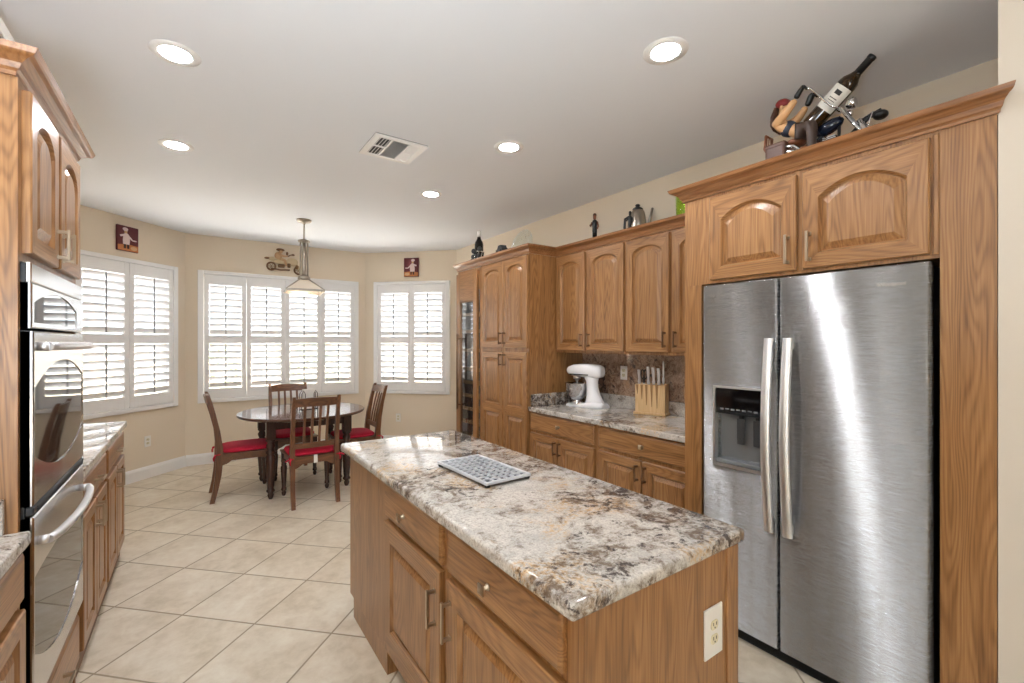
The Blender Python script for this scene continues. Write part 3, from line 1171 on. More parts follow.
def oven_door(par, z0, z1, win, T=0.035, name='oven_door', y=0.0):
    wx0, wx1, wz0, wzs, wr, wb = win
    m = MB()
    m.loops([rect_n(ox0, ox1, z0, z1, y), rect_n(ox0, ox1, z0, z1, y - T + 0.004), rect_n(ox0 + 0.004, ox1 - 0.004, z0 + 0.004, z1 - 0.004, y - T),
             arch_win(wx0, wx1, wz0, wzs, wr, y - T, 16, wb), arch_win(wx0, wx1, wz0, wzs, wr, y - T + 0.004, 16, wb)])
    m.mi = 1
    m.loops([rect_n(ox0, ox1, z0, z1, y), rect_n(ox0, ox1, z0, z1, y - T + 0.008)], True, True)
    d = m.build(name, [M['steel_oven'], M['black']], par)
    m = MB()
    m.loops([arch_win(wx0, wx1, wz0, wzs, wr, y - T + 0.0035, 16, wb), arch_win(wx0 + 0.001, wx1 - 0.001, wz0, wzs, wr, y - T + 0.003, 16, wb)], True, False, True)
    m.build('window', M['oven_glass'], d)
    return d


def oven_handle(par, z, y):
    m = MB()
    n = 18
    path, rad = [], []
    for i in range(n + 1):
        u = i / n
        path.append((ox0 + 0.05 + u * (ox1 - ox0 - 0.10), y - 0.022 - 0.030 * math.sin(PI * u) ** 0.6, z))
        rad.append(0.013)
    m.tube(path, rad, 10)
    for xx in (ox0 + 0.055, ox1 - 0.055):
        m.tube([(xx, y - 0.024, z), (xx, y, z)], 0.014, 8)
    m.build('handle', M['steel_bar'], par)


t = thing('microwave_oven', 'built-in steel microwave oven above the wall oven', 'microwave', (XL, oy0, 0), LZ)
m = MB()
m.box(ox0, ox1, -0.012, 0.42, 1.505, 1.695)
m.build('body', M['black'], t)
m = MB()
m.loops([rect(ox0, ox1, 1.64, 1.697, -0.010), rect(ox0, ox1, 1.64, 1.697, -0.020), rect(ox0 + 0.003, ox1 - 0.003, 1.643, 1.694, -0.023)], True, True, True)
m.build('vent_trim', M['steel_oven'], t)
oven_door(t, 1.503, 1.638, (0.045, W - 0.13, 1.520, 1.580, 0.045, 0.0), 0.024, 'door')
t = thing('wall_oven', 'stainless steel double wall oven with two curved handles', 'oven', (XL, oy0, 0), LZ)
m = MB()
m.box(ox0, ox1, -0.008, 0.55, 0.347, 1.495)
m.build('body', M['black'], t)
d = oven_door(t, 0.975, 1.493, (0.034, W - 0.034, 1.12, 1.325, 0.075, 0.075), 0.028)
oven_handle(d, 1.448, -0.028)
m = MB()
m.box(ox0, ox1, -0.028, -0.008, 0.945, 0.972, 0.004)
for q in range(3):
    m.box(ox0 + 0.03, ox1 - 0.03, -0.031, -0.027, 0.950 + q * 0.007, 0.953 + q * 0.007)
m.build('vent_strip', M['dark_grey'], t)
d = oven_door(t, 0.36, 0.942, (0.034, W - 0.034, 0.53, 0.76, 0.02, 0.10), 0.028)
oven_handle(d, 0.855, -0.028)

# left base run beyond the oven
for k, (ya, yb, lab) in enumerate(((2.657, 3.345, 'oak base cabinet on the left wall, next to the wall oven'), (3.347, 4.085, 'oak base cabinet at the far end of the left counter'))):
    t = thing('base_cabinet', lab, 'cabinet', (XL, ya, 0), LZ, 'oak base cabinets on the left wall')
    w_ = yb - ya
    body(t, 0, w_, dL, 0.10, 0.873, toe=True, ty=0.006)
    drawer(t, 0.03, w_ - 0.03, 0.722, 0.860, pulls=[(w_ / 2 - 0.05, w_ / 2 + 0.05, 0.79)])
    door(t, 0.03, w_ / 2 - 0.004, 0.115, 0.697, 0.0, (w_ / 2 - 0.032, 0.56, 0.67), st=0.055)
    door(t, w_ / 2 + 0.004, w_ - 0.03, 0.115, 0.697, 0.0, (w_ / 2 + 0.032, 0.56, 0.67), st=0.055)
m = MB()
m.box(LW + 0.003, -0.392, 2.657, 4.125, 0.874, 0.914, 0.006, 2)
tag(m.build('countertop', M['granite']), 'granite countertop beyond the wall oven, reflecting the shutters', 'countertop')
# near base cabinet and counter
t = thing('base_cabinet', 'oak base cabinet in the lower left corner, this side of the oven', 'cabinet', (XL, 1.14, 0), LZ, 'oak base cabinets on the left wall')
w_ = 0.743
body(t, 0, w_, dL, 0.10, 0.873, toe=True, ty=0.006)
drawer(t, 0.02, w_ - 0.02, 0.722, 0.860, knobs=[(w_ / 2, 0.79)])
door(t, 0.02, w_ / 2 - 0.004, 0.115, 0.697, 0.0, (w_ / 2 - 0.032, 0.56, 0.67))
door(t, w_ / 2 + 0.004, w_ - 0.02, 0.115, 0.697, 0.0, (w_ / 2 + 0.032, 0.56, 0.67))
t = thing('countertop', 'granite countertop in the lower left corner, this side of the oven', 'countertop', (0, 0, 0))
m = MB()
m.box(LW + 0.003, -0.392, 1.14, 1.883, 0.874, 0.914, 0.006, 2)
m.build('slab', M['granite'], t)
m = MB()
m.box(LW + 0.003, -0.445, 1.861, 1.883, 0.9142, 1.015, 0.003)
m.build('splash_strip', M['granite'], t)

# white framed picture on top of the oven tower
t = thing('picture_frame', 'white framed picture standing on top of the oven tower', 'picture', (-0.62, 2.19, 2.226), LZ)
m = MB()
for a, b, c, d in ((0, 0.50, 0, 0.055), (0, 0.50, 0.405, 0.46), (0, 0.055, 0.055, 0.405), (0.445, 0.50, 0.055, 0.405)):
    m.box(a, b, -0.02, 0.012, c, d, 0.003)
m.build('frame', M['plate_white'], t)
m = MB()
m.box(0.05, 0.45, -0.008, 0.006, 0.05, 0.41)
m.build('print', M['dark_grey'], t)


# ------------------------------------------------------------------ DINING SET
def chair():
    t = thing('dining_chair', 'x', 'chair', (0, 0, 0), 0, 'dining chairs round the table')
    # seat with shaped apron
    m = MB()
    m.mi = 1
    m.loops([[(-0.195, -0.205, z), (0.195, -0.205, z), (0.225, 0.225, z), (-0.225, 0.225, z)] for z in (0.422, 0.438)], True, True, True)
    for s in (-1, 1):
        # side aprons, bracketed at both legs
        pts = [(-0.19, 0.422), (-0.19, 0.335), (-0.15, 0.345), (-0.11, 0.372), (0.12, 0.372), (0.16, 0.36), (0.19, 0.355), (0.19, 0.422)]
        x = 0.188 * s
        m.prism(pts, x - 0.011, x + 0.011, 'yz')
    for y in (-0.195, 0.205):
        pts = [(-0.18, 0.422), (-0.18, 0.33), (-0.14, 0.345), (-0.10, 0.372), (0.10, 0.372), (0.14, 0.345), (0.18, 0.33), (0.18, 0.422)]
        m.prism(pts, y - 0.010, y + 0.010, 'xz')
    m.build('seat', [M['walnut_v'], M['walnut_h']], t)
    # rear legs running up into back posts
    prof = [(-0.262, 0.0), (-0.235, 0.12), (-0.215, 0.25), (-0.205, 0.40), (-0.205, 0.50), (-0.222, 0.65), (-0.255, 0.82), (-0.290, 0.955), (-0.302, 0.985)]
    for s in (-1, 1):
        m = MB()
        m.post([(s * 0.187, y, z) for y, z in prof], [0.017, 0.018, 0.019, 0.020, 0.019, 0.017, 0.016, 0.015, 0.012], [0.019, 0.021, 0.025, 0.028, 0.026, 0.022, 0.018, 0.016, 0.012])
        m.build('rear_leg', M['walnut_v'], t)
    # curved rails
    def rail(z0, z1, y0, y1, bow, th=0.011):
        lp = []
        n = 10
        for i in range(n + 1):
            u = -1 + 2 * i / n
            x = u * 0.18
            dy = -bow * (1 - u * u)
            zc = 0.010 * (1 - u * u) if z1 > 0.9 else 0
            lp.append([(x, y0 + dy - th, z0), (x, y0 + dy + th, z0), (x, y1 + dy + th, z1 + zc), (x, y1 + dy - th, z1 + zc)])
        mm = MB()
        mm.mi = 1
        mm.loops(lp, True, True, True)
        return mm
    rail(0.895, 0.965, -0.272, -0.290, 0.028).build('top_rail', [M['walnut_v'], M['walnut_h']], t)
    rail(0.515, 0.565, -0.206, -0.212, 0.012).build('lower_rail', [M['walnut_v'], M['walnut_h']], t)
    for x in (-0.096, -0.032, 0.032, 0.096):
        m = MB()
        b = 1 - (x / 0.18) ** 2
        m.post([(x, -0.212 - 0.012 * b, 0.55), (x, -0.226 - 0.016 * b, 0.66), (x, -0.25 - 0.022 * b, 0.79), (x, -0.276 - 0.027 * b, 0.905)], 0.0105, 0.006)
        m.build('slat', M['walnut_v'], t)
    # turned front legs
    lp = [(0.012, 0.0), (0.017, 0.012), (0.020, 0.03), (0.014, 0.045), (0.024, 0.055), (0.022, 0.07), (0.018, 0.085), (0.025, 0.20), (0.028, 0.27), (0.024, 0.285), (0.018, 0.292), (0.026, 0.302), (0.018, 0.312), (0.025, 0.322), (0.025, 0.335)]
    for s in (-1, 1):
        m = MB()
        m.lathe(lp, (s * 0.195, 0.20, 0), 12)
        m.box(s * 0.195 - 0.022, s * 0.195 + 0.022, 0.178, 0.222, 0.334, 0.422)
        m.build('front_leg', M['table_dark'], t)
    # cushion
    m = MB()
    lps = []
    for z, i in ((0.4385, 0.03), (0.444, 0.008), (0.458, 0.0), (0.472, 0.008), (0.481, 0.035), (0.485, 0.09)):
        pts = []
        for k in range(32):
            a = 2 * PI * k / 32
            cx = abs(math.cos(a)) ** 0.42 * (1 if math.cos(a) >= 0 else -1)
            cy = abs(math.sin(a)) ** 0.42 * (1 if math.sin(a) >= 0 else -1)
            pts.append((cx * (0.208 - i), 0.015 + cy * (0.208 - i), z))
        lps.append(pts)
    m.loops(lps, True, True, True, True)
    cu_ = m.build('cushion', M['red'], t)
    for s in (-1, 1):
        m = MB()
        x = s * 0.19
        m.tube([(s * 0.165, -0.185, 0.447), (x + s * 0.022, -0.205, 0.440), (x + s * 0.020, -0.238, 0.436), (x - s * 0.01, -0.240, 0.434)], 0.006, 6)
        m.tube([(x + s * 0.020, -0.234, 0.436), (x + s * 0.045, -0.245, 0.428), (x + s * 0.058, -0.24, 0.420)], [0.006, 0.008, 0.005], 6)
        m.tube([(x + s * 0.012, -0.240, 0.436), (x + s * 0.022, -0.252, 0.41), (x + s * 0.018, -0.25, 0.385)], [0.006, 0.007, 0.005], 6)
        m.build('tie', M['red'], cu_)
    return t


TC = (0.92, 5.09)
c0 = chair()
spots = [((0.886, 4.585, 0), 0, 'walnut dining chair with its back to the kitchen, white tag on its cushion'),
         ((0.385, 5.10, 0), R(-90), 'walnut dining chair at the left side of the round table'),
         ((0.885, 5.545, 0), R(180), 'walnut dining chair behind the table, under the wide window'),
         ((1.435, 5.10, 0), R(90), 'walnut dining chair at the right side of the table, nearest the island')]
for i, (loc, rz, lab) in enumerate(spots):
    o = c0 if i == 0 else copy_tree(c0)
    o.location = loc
    o.rotation_euler = (0, 0, rz)
    o['label'] = lab
# the tag hangs on the near chair only
m = MB()
m.box(-0.012, 0.020, -0.2235, -0.2225, 0.375, 0.448)
m.build('care_tag', M['plate_white'], c0)['label'] = 'white care tag'

t = thing('dining_table', 'round dark wood dining table with glossy top and turned legs', 'table', (TC[0], TC[1], 0))
m = MB()
prof = [(0.50, 0.728), (0.575, 0.728), (0.592, 0.735), (0.600, 0.746), (0.600, 0.754), (0.594, 0.760)]
m.lathe(prof, (0, 0, 0), 64)
m.build('tabletop', M['table_top'], t, smooth=30)
m = MB()
for a, b, c, d in ((-0.34, 0.34, -0.345, -0.322), (-0.34, 0.34, 0.322, 0.345), (-0.345, -0.322, -0.32, 0.32), (0.322, 0.345, -0.32, 0.32)):
    m.box(a, b, c, d, 0.64, 0.7275)
m.build('apron', M['table_dark'], t)
tl = [(0.016, 0.0), (0.022, 0.015), (0.027, 0.035), (0.020, 0.055), (0.036, 0.070), (0.036, 0.082), (0.026, 0.095), (0.030, 0.12), (0.040, 0.26), (0.045, 0.36), (0.040, 0.40), (0.028, 0.415), (0.042, 0.43), (0.042, 0.445), (0.026, 0.458), (0.034, 0.475), (0.040, 0.50), (0.026, 0.525), (0.040, 0.54), (0.040, 0.555)]
for sx in (-1, 1):
    for sy in (-1, 1):
        m = MB()
        m.lathe(tl, (sx * 0.345, sy * 0.335, 0), 16)
        m.box(sx * 0.345 - 0.04, sx * 0.345 + 0.04, sy * 0.335 - 0.04, sy * 0.335 + 0.04, 0.555, 0.7275, 0.003)
        m.build('leg', M['table_dark'], t)

# napkin caddy in the middle of the table
t = thing('napkin_holder', 'dark metal napkin holder with white napkins on the dining table', 'napkin holder', (0.975, 5.12, 0.7602), R(10))
m = MB()
m.box(-0.085, 0.085, -0.03, 0.03, 0.0, 0.006, 0.001)
for y in (-0.028, 0.028):
    m.tube([(-0.08, y, 0.004), (-0.08, y, 0.165), (-0.06, y, 0.195), (-0.045, y, 0.165), (-0.045, y, 0.006)], 0.004, 6)
    m.tube([(0.08, y, 0.004), (0.08, y, 0.165), (0.06, y, 0.195), (0.045, y, 0.165), (0.045, y, 0.006)], 0.004, 6)
m.build('wire_frame', M['black'], t)
m = MB()
for q in range(7):
    y = -0.022 + q * 0.0065
    m.box(-0.06, 0.055 - 0.002 * (q % 2), y, y + 0.005, 0.0065, 0.205 + 0.003 * (q % 3), 0.001)
m.build('napkins', M['plate_white'], t)

# ------------------------------------------------------------------ pendant lamp
t = thing('pendant_lamp', 'pewter pendant lamp with a cream pyramid shade over the table', 'pendant lamp', (0.936, 5.155, 0), R(40))
m = MB()
m.lathe([(0.074, H - 0.0005), (0.074, H - 0.012), (0.062, H - 0.024), (0.02, H - 0.030), (0.012, H - 0.045)], (0, 0, 0), 24)
m.build('canopy', M['pewter'], t)
m = MB()
m.tube([(0, 0, H - 0.04), (0, 0, 2.53)], 0.008, 10)
m.build('stem', M['pewter'], t)
m = MB()
m.lathe([(0.02, 2.545), (0.058, 2.532), (0.058, 2.515), (0.03, 2.505)], (0, 0, 0), 16)
for k in range(4):
    a = PI / 2 * k
    x, y = 0.048 * math.cos(a), 0.048 * math.sin(a)
    m.tube([(x, y, 2.52), (x, y, 2.14)], 0.006, 8)
m.lathe([(0.03, 2.17), (0.058, 2.15), (0.062, 2.125), (0.05, 2.115)], (0, 0, 0), 16)
m.build('cage', M['pewter'], t)
m = MB()
m.lathe([(0.018, 2.51), (0.022, 2.40), (0.022, 2.25), (0.03, 2.17)], (0, 0, 0), 12)
m.build('socket_tube', M['pewter'], t)
rt_, rb_ = 0.055, 0.25
m = MB()
for r0, z0, r1, z1 in ((rt_, 2.12, rb_, 2.005),):
    cs = [PI / 2 * k for k in range(4)]
    m.loops([[(r0 * math.cos(a), r0 * math.sin(a), z0) for a in cs], [(r1 * math.cos(a), r1 * math.sin(a), z1) for a in cs],
             [((r1 - 0.004) * math.cos(a), (r1 - 0.004) * math.sin(a), z1) for a in cs], [((r0 - 0.004) * math.cos(a), (r0 - 0.004) * math.sin(a), z0 - 0.004) for a in cs]])
sh = m.build('shade', M['shade'], t)
m = MB()
for k in range(4):
    a = PI / 2 * k
    m.tube([(rt_ * math.cos(a), rt_ * math.sin(a), 2.125), ((rb_ + 0.003) * math.cos(a), (rb_ + 0.003) * math.sin(a), 2.003)], 0.0065, 8)
m.build('ribs', M['pewter'], sh)
m = MB()
cs = [PI / 2 * k for k in range(4)]
m.loops([[((rb_ + o) * math.cos(a), (rb_ + o) * math.sin(a), z) for a in cs] for o, z in ((0.006, 2.008), (0.008, 1.985), (-0.008, 1.985), (-0.008, 2.008))])
m.loops([[((rb_ + o) * math.cos(a), (rb_ + o) * math.sin(a), z) for a in cs] for o, z in ((-0.008, 2.008), (0.006, 2.008))])
m.build('band', M['pewter'], sh)
m = MB()
m.lathe([(0.012, 2.11), (0.03, 2.08), (0.033, 2.055), (0.02, 2.03), (0.006, 2.02)], (0, 0, 0), 14)
m.build('bulb', emission('pendant_bulb', (255, 240, 220), 90.0), t)

# ------------------------------------------------------------------ ceiling lights and vent
names = {(0, 0): 'round recessed ceiling light on the left, farther from the camera', (0, 1): 'round recessed ceiling light on the left, nearer the camera',
         (1, 0): 'small round recessed ceiling light farthest away, right of the vent', (1, 1): 'round recessed ceiling light right of the vent, middle of its row', (1, 2): 'large round recessed ceiling light nearest the refrigerator',
         (0, 2): 'round recessed ceiling light above the near left counter'}


def downlight(x, y, lab):
    t = thing('ceiling_light', lab, 'ceiling light', (x, y, H), 0, 'round recessed ceiling lights')
    m = MB()
    m.lathe([(0.0615, -0.0003), (0.0615, -0.0045), (0.066, -0.0055), (0.096, -0.0025), (0.097, -0.0003)], (0, 0, 0), 32, cap=False)
    m.build('trim_ring', M['white'], t)
    m = MB()
    m.lathe([(0.0608, -0.0004), (0.0608, -0.0025), (0.04, -0.0030), (0.02, -0.0032)], (0, 0, 0), 28)
    m.build('lens', M['lens'], t)
    return t


LPOS = {(0, 0): (-0.104, 3.68), (0, 1): (-0.074, 2.515), (0, 2): (-0.085, 1.30), (1, 0): (1.676, 3.62), (1, 1): (1.694, 2.455), (1, 2): (1.705, 1.25)}
for key, (x, y) in LPOS.items():
    downlight(x, y, names[key])

t = thing('ceiling_vent', 'white square ceiling air vent with dark slots', 'vent', (1.078, 2.918, H), 0)
m = MB()
m.box(-0.173, 0.173, -0.173, 0.173, -0.004, -0.0003)
m.build('backing', M['dark_grey'], t)
m = MB()
a = 0.173
for x0, x1, y0, y1 in ((-a, -0.135, -a, a), (0.135, a, -a, a), (-0.135, 0.135, -a, -0.14), (-0.135, 0.135, 0.14, a), (-0.058, -0.048, -0.14, 0.14), (0.058, 0.070, -0.14, 0.14)):
    m.box(x0, x1, y0, y1, -0.012, -0.002)
m.box(-0.135, -0.058, -0.005, 0.005, -0.012, -0.002)
m.box(0.07, 0.135, -0.005, 0.005, -0.012, -0.002)
m.build('frame', M['white'], t)
m = MB()
for k in range(4):
    x = -0.132 + k * 0.020
    m.loops([[(x, y, -0.011), (x + 0.009, y, -0.003), (x + 0.011, y, -0.003), (x + 0.002, y, -0.011)] for y in (-0.14, 0.14)], True, True, True)
for k in range(5):
    x = 0.072 + k * 0.0135
    m.loops([[(x, y, -0.0045), (x + 0.009, y, -0.011), (x + 0.0105, y, -0.011), (x + 0.002, y, -0.0045)] for y in (-0.14, 0.14)], True, True, True)
for k in range(19):
    y = -0.138 + k * 0.0146
    m.loops([[(x, y + 0.008, -0.0045), (x, y, -0.011), (x, y + 0.002, -0.011), (x, y + 0.010, -0.0045)] for x in (-0.049, 0.059)], True, True, True)
m.build('fins', M['white'], t)

# ------------------------------------------------------------------ things on the counters
# trivet on the island
t = thing('trivet', 'flat silver grid trivet with black feet on the island top', 'trivet', (0.99, 1.635, 0.9142), R(2))
m = MB()
X0, X1, Y0, Y1 = -0.108, 0.108, -0.195, 0.195
zt, zb = 0.020, 0.014
for a, b, c, d in ((X0, X0 + 0.012, Y0, Y1), (X1 - 0.012, X1, Y0, Y1), (X0 + 0.012, X1 - 0.012, Y0, Y0 + 0.012), (X0 + 0.012, X1 - 0.012, Y1 - 0.012, Y1)):
    m.box(a, b, c, d, zb - 0.004, zt + 0.001, 0.001)
nx, ny = 6, 11
for i in range(1, nx):
    x = X0 + 0.012 + i * (X1 - X0 - 0.024) / nx
    m.box(x - 0.0045, x + 0.0045, Y0 + 0.012, Y1 - 0.012, zb, zt)
for j in range(1, ny):
    y = Y0 + 0.012 + j * (Y1 - Y0 - 0.024) / ny
    m.box(X0 + 0.012, X1 - 0.012, y - 0.0045, y + 0.0045, zb, zt)
m.build('grid', simple('brushed_aluminium', (216, 220, 226), 0.4, 0.4), t)
m = MB()
m.box(X0 + 0.012, X1 - 0.012, Y0 + 0.012, Y1 - 0.012, 0.008, 0.012)
m.build('tray', simple('blue_grey_tray', (58, 63, 78), 0.5), t)
for sx in (X0 + 0.012, X1 - 0.012):
    for sy in (Y0 + 0.012, Y1 - 0.012):
        m = MB()
        m.lathe([(0.011, 0.0), (0.012, 0.006), (0.010, 0.0135)], (sx, sy, 0), 10)
        m.build('foot', M['black'], t)

# stand mixer: local x forward (towards the pantry)
t = thing('stand_mixer', 'white stand mixer with a steel bowl on the right counter', 'stand mixer', (2.735, 2.80, 0.9145), R(102))
m = MB()
lps = []
for x, wd, z0, z1 in ((-0.195, 0.055, 0.0, 0.022), (-0.17, 0.090, 0.0, 0.040), (-0.10, 0.10, 0.0, 0.055), (-0.03, 0.090, 0.0, 0.040), (0.02, 0.085, 0.0, 0.030), (0.10, 0.095, 0.0, 0.022), (0.155, 0.080, 0.0, 0.020), (0.18, 0.045, 0.0, 0.016)):
    lps.append([(x, -wd, z0), (x, wd, z0), (x, wd * 0.95, z1 * 0.6), (x, wd * 0.55, z1), (x, -wd * 0.55, z1), (x, -wd * 0.95, z1 * 0.6)])
m.loops(lps, True, True, True, True)
m.build('base', M['enamel'], t)
m = MB()
lps = []
for z, xc, rx, ry in ((0.02, -0.085, 0.098, 0.072), (0.06, -0.082, 0.078, 0.058), (0.11, -0.072, 0.060, 0.050), (0.17, -0.062, 0.052, 0.046), (0.22, -0.058, 0.054, 0.047), (0.262, -0.050, 0.074, 0.050)):
    lps.append([(xc + rx * math.cos(a), ry * math.sin(a), z) for a in [2 * PI * k / 16 for k in range(16)]])
m.loops(lps, True, True, True, True)
m.build('column', M['enamel'], t)
m = MB()
lps = []
for x, rw, zb_, zt_ in ((-0.165, 0.030, 0.275, 0.325), (-0.155, 0.050, 0.255, 0.345), (-0.12, 0.062, 0.245, 0.360), (-0.04, 0.066, 0.245, 0.366), (0.05, 0.064, 0.248, 0.364), (0.12, 0.058, 0.256, 0.356), (0.165, 0.046, 0.27, 0.34), (0.185, 0.030, 0.285, 0.322)):
    zc, hz = (zb_ + zt_) / 2, (zt_ - zb_) / 2
    lps.append([(x, rw * (abs(math.cos(a)) ** 0.7) * (1 if math.cos(a) >= 0 else -1), zc + hz * (abs(math.sin(a)) ** 0.7) * (1 if math.sin(a) >= 0 else -1)) for a in [2 * PI * k / 18 for k in range(18)]])
m.loops(lps, True, True, True, True)
hd = m.build('motor_head', M['enamel'], t)
m = MB()
for s in (-1, 1):
    m.box(-0.06, 0.13, s * 0.0655 - 0.002, s * 0.0655 + 0.002, 0.268, 0.278)
m.box(0.175, 0.19, -0.012, 0.012, 0.296, 0.312, 0.002)
m.build('trim_band', M['dark_grey'], hd)
m = MB()
m.lathe([(0.02, 0.262), (0.034, 0.255), (0.034, 0.232), (0.018, 0.225), (0.010, 0.21), (0.010, 0.13)], (0.095, 0, 0), 14)
m.build('beater_shaft', M['steel_bar'], hd)
m = MB()
m.lathe([(0.045, 0.021), (0.05, 0.035), (0.03, 0.045), (0.062, 0.065), (0.088, 0.10), (0.102, 0.15), (0.107, 0.195), (0.109, 0.197), (0.103, 0.195), (0.098, 0.15), (0.084, 0.102), (0.058, 0.068), (0.02, 0.05)], (0.095, 0, 0), 28)
bo = m.build('bowl', M['chrome'], t)
m = MB()
m.lathe([(0.010, -0.066), (0.012, -0.072), (0.012, -0.08), (0.006, -0.084)], (0.03, 0, 0.32), 10, 'y')
m.build('knob', M['black'], hd)

# knife block
t = thing('knife_block', 'pale wooden slotted knife block on the right counter', 'knife block', (2.84, 2.205, 0.9145), R(-90 + 17.5))
# local x to the right along its face, local -y towards the camera side
m = MB()
m.box(-0.125, 0.125, -0.055, 0.055, 0.0, 0.018, 0.003)
m.box(-0.115, 0.115, 0.012, 0.048, 0.018, 0.235, 0.003)
m.box(-0.115, 0.115, -0.042, -0.006, 0.018, 0.228, 0.003)
m.build('block', M['bamboo'], t)
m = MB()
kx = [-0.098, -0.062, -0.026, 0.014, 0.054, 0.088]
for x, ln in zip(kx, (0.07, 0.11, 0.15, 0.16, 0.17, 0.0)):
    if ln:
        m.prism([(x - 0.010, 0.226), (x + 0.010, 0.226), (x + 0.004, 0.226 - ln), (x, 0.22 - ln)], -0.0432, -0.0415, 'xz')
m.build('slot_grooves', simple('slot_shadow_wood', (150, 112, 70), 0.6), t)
knives = [(-0.098, 0.10, 'steel', 'thin steel-handled knife at the left end of the knife block'), (-0.062, 0.10, 'black', 'black-handled kitchen shears in the knife block'), (-0.026, 0.125, 'steel', 'steel-handled knife beside the black shears in the block'),
          (0.014, 0.12, 'steel', 'steel-handled knife in the middle of the knife block'), (0.054, 0.115, 'steel', 'wide steel-handled knife near the right of the block'), (0.088, 0.17, 'white', 'tall honing steel with a cream handle at the right of the knife block')]
base = Matrix.Translation(Vector((2.84, 2.205, 0.9145))) @ Matrix.Rotation(R(-90 + 17.5), 4, 'Z')
for x, ln, kind, lab in knives:
    k = thing('honing_steel' if kind == 'white' else ('kitchen_shears' if kind == 'black' else 'knife'), lab, 'kitchen shears' if kind == 'black' else ('honing steel' if kind == 'white' else 'knife'), (0, 0, 0), 0, 'knives in the block')
    k.matrix_world = base @ Matrix.Translation(Vector((x, 0.003, 0.236)))
    if kind == 'white':
        m = MB()
        m.tube([(0, 0, -0.10), (0, 0, 0.0)], 0.0028, 8)
        m.build('blade', M['steel_bar'], k)
        m = MB()
        m.lathe([(0.006, 0.0), (0.009, 0.01), (0.009, 0.04), (0.006, 0.05), (0.005, 0.055), (0.007, 0.09), (0.006, 0.15), (0.003, ln)], (0, 0, 0), 10)
        m.build('handle', M['plate_white'], k)
    elif kind == 'black':
        m = MB()
        m.box(-0.010, 0.010, -0.001, 0.001, -0.12, 0.0)
        m.build('blade', M['steel_bar'], k)
        for s in (-1, 1):
            m = MB()
            m.tube([(s * 0.012 + 0.012 * math.cos(a), 0, 0.065 + 0.035 * math.sin(a)) for a in [2 * PI * q / 14 for q in range(14)]], 0.005, 8, closed=True)
            m.tube([(0, 0, -0.002), (s * 0.006, 0, 0.032)], 0.005, 8)
            m.build('handle', M['black'], k)
    else:
        m = MB()
        m.box(-0.011, 0.011, -0.0012, 0.0012, -0.15, 0.0)
        m.build('blade', M['steel_bar'], k)
        m = MB()
        m.post([(0, 0, 0.0), (0, 0, 0.008), (0, 0, 0.03), (-0.002, 0, ln * 0.7), (-0.006, 0, ln)], [0.010, 0.011, 0.008, 0.010, 0.009], [0.006, 0.007, 0.006, 0.007, 0.006])
        m.build('handle', M['steel_bar'], k)

# ------------------------------------------------------------------ things on top of the cabinets
TOP = 2.2255


def bottle_profile(s=1.0):
    return [(0.0375 * s, 0.0), (0.038 * s, 0.004), (0.038 * s, 0.185 * s), (0.034 * s, 0.205 * s), (0.022 * s, 0.225 * s), (0.0150 * s, 0.245 * s), (0.0142 * s, 0.285 * s), (0.0160 * s, 0.287 * s), (0.0160 * s, 0.299 * s), (0.013 * s, 0.302 * s)]


# bottle in a metal rider holder on the pantry
t = thing('wine_bottle', 'dark wine bottle standing on top of the pantry cabinet', 'bottle', (2.50, 4.19, TOP + 0.055))
m = MB()
m.lathe(bottle_profile(1.25), (0, 0, 0), 20)
m.build('glass', M['bottle'], t, smooth=40)
m = MB()
m.lathe([(0.0187, 0.31), (0.0187, 0.352), (0.0208, 0.358), (0.0208, 0.377), (0.013, 0.3785)], (0, 0, 0), 16)
m.build('foil', M['steel_bar'], t)
t = thing('bottle_holder', 'grey and white metal figure holding the wine bottle on the pantry', 'bottle holder', (2.50, 4.19, TOP))
m = MB()
m.lathe([(0.07, 0.0), (0.07, 0.012), (0.05, 0.02), (0.045, 0.05), (0.045, 0.054)], (0, 0, 0), 18)
for k in range(9):
    a = 2 * PI * k / 9
    m.tube([(0.051 * math.cos(a), 0.051 * math.sin(a), 0.05), (0.0530 * math.cos(a + 0.3), 0.0530 * math.sin(a + 0.3), 0.13), (0.0530 * math.cos(a + 0.7), 0.0530 * math.sin(a + 0.7), 0.21)], 0.006, 6)
m.tube([(0.0530 * math.cos(2 * PI * k / 20), 0.0530 * math.sin(2 * PI * k / 20), 0.205) for k in range(20)], 0.008, 8, closed=True)
m.build('cage', M['chrome'], t)
m = MB()
for a, z in ((2.2, 0.22), (3.4, 0.20), (4.3, 0.23), (2.9, 0.15), (4.1, 0.16)):
    m.ell((0.064 * math.cos(a), 0.064 * math.sin(a), z), (0.024, 0.024, 0.028))
m.ell((-0.03, 0.075, 0.135), (0.018, 0.05, 0.014))
m.ell((-0.052, -0.02, 0.10), (0.02, 0.028, 0.03))
m.build('figure', M['dark_grey'], t)

t = thing('ornament', 'small low dark ornament on top of the pantry cabinet', 'ornament', (2.40, 3.60, TOP), R(80))
m = MB()
m.prism([(-0.07, 0.095), (0.075, 0.095), (0.075, 0.125), (0.04, 0.132), (0.02, 0.160), (-0.035, 0.160), (-0.055, 0.132), (-0.07, 0.128)], -0.03, 0.03, 'xz')
m.build('body', M['dark_grey'], t)
m = MB()
m.box(-0.085, 0.085, -0.04, 0.04, 0.0, 0.075, 0.004)
m.build('plinth', M['walnut_h'], t)
for sx in (-0.045, 0.045):
    for sy in (-1, 1):
        m = MB()
        m.lathe([(0.008, sy * 0.024), (0.02, sy * 0.024), (0.02, sy * 0.036), (0.008, sy * 0.036)], (sx, 0, 0.095), 14, 'y')
        m.build('wheel', M['rubber'], t)

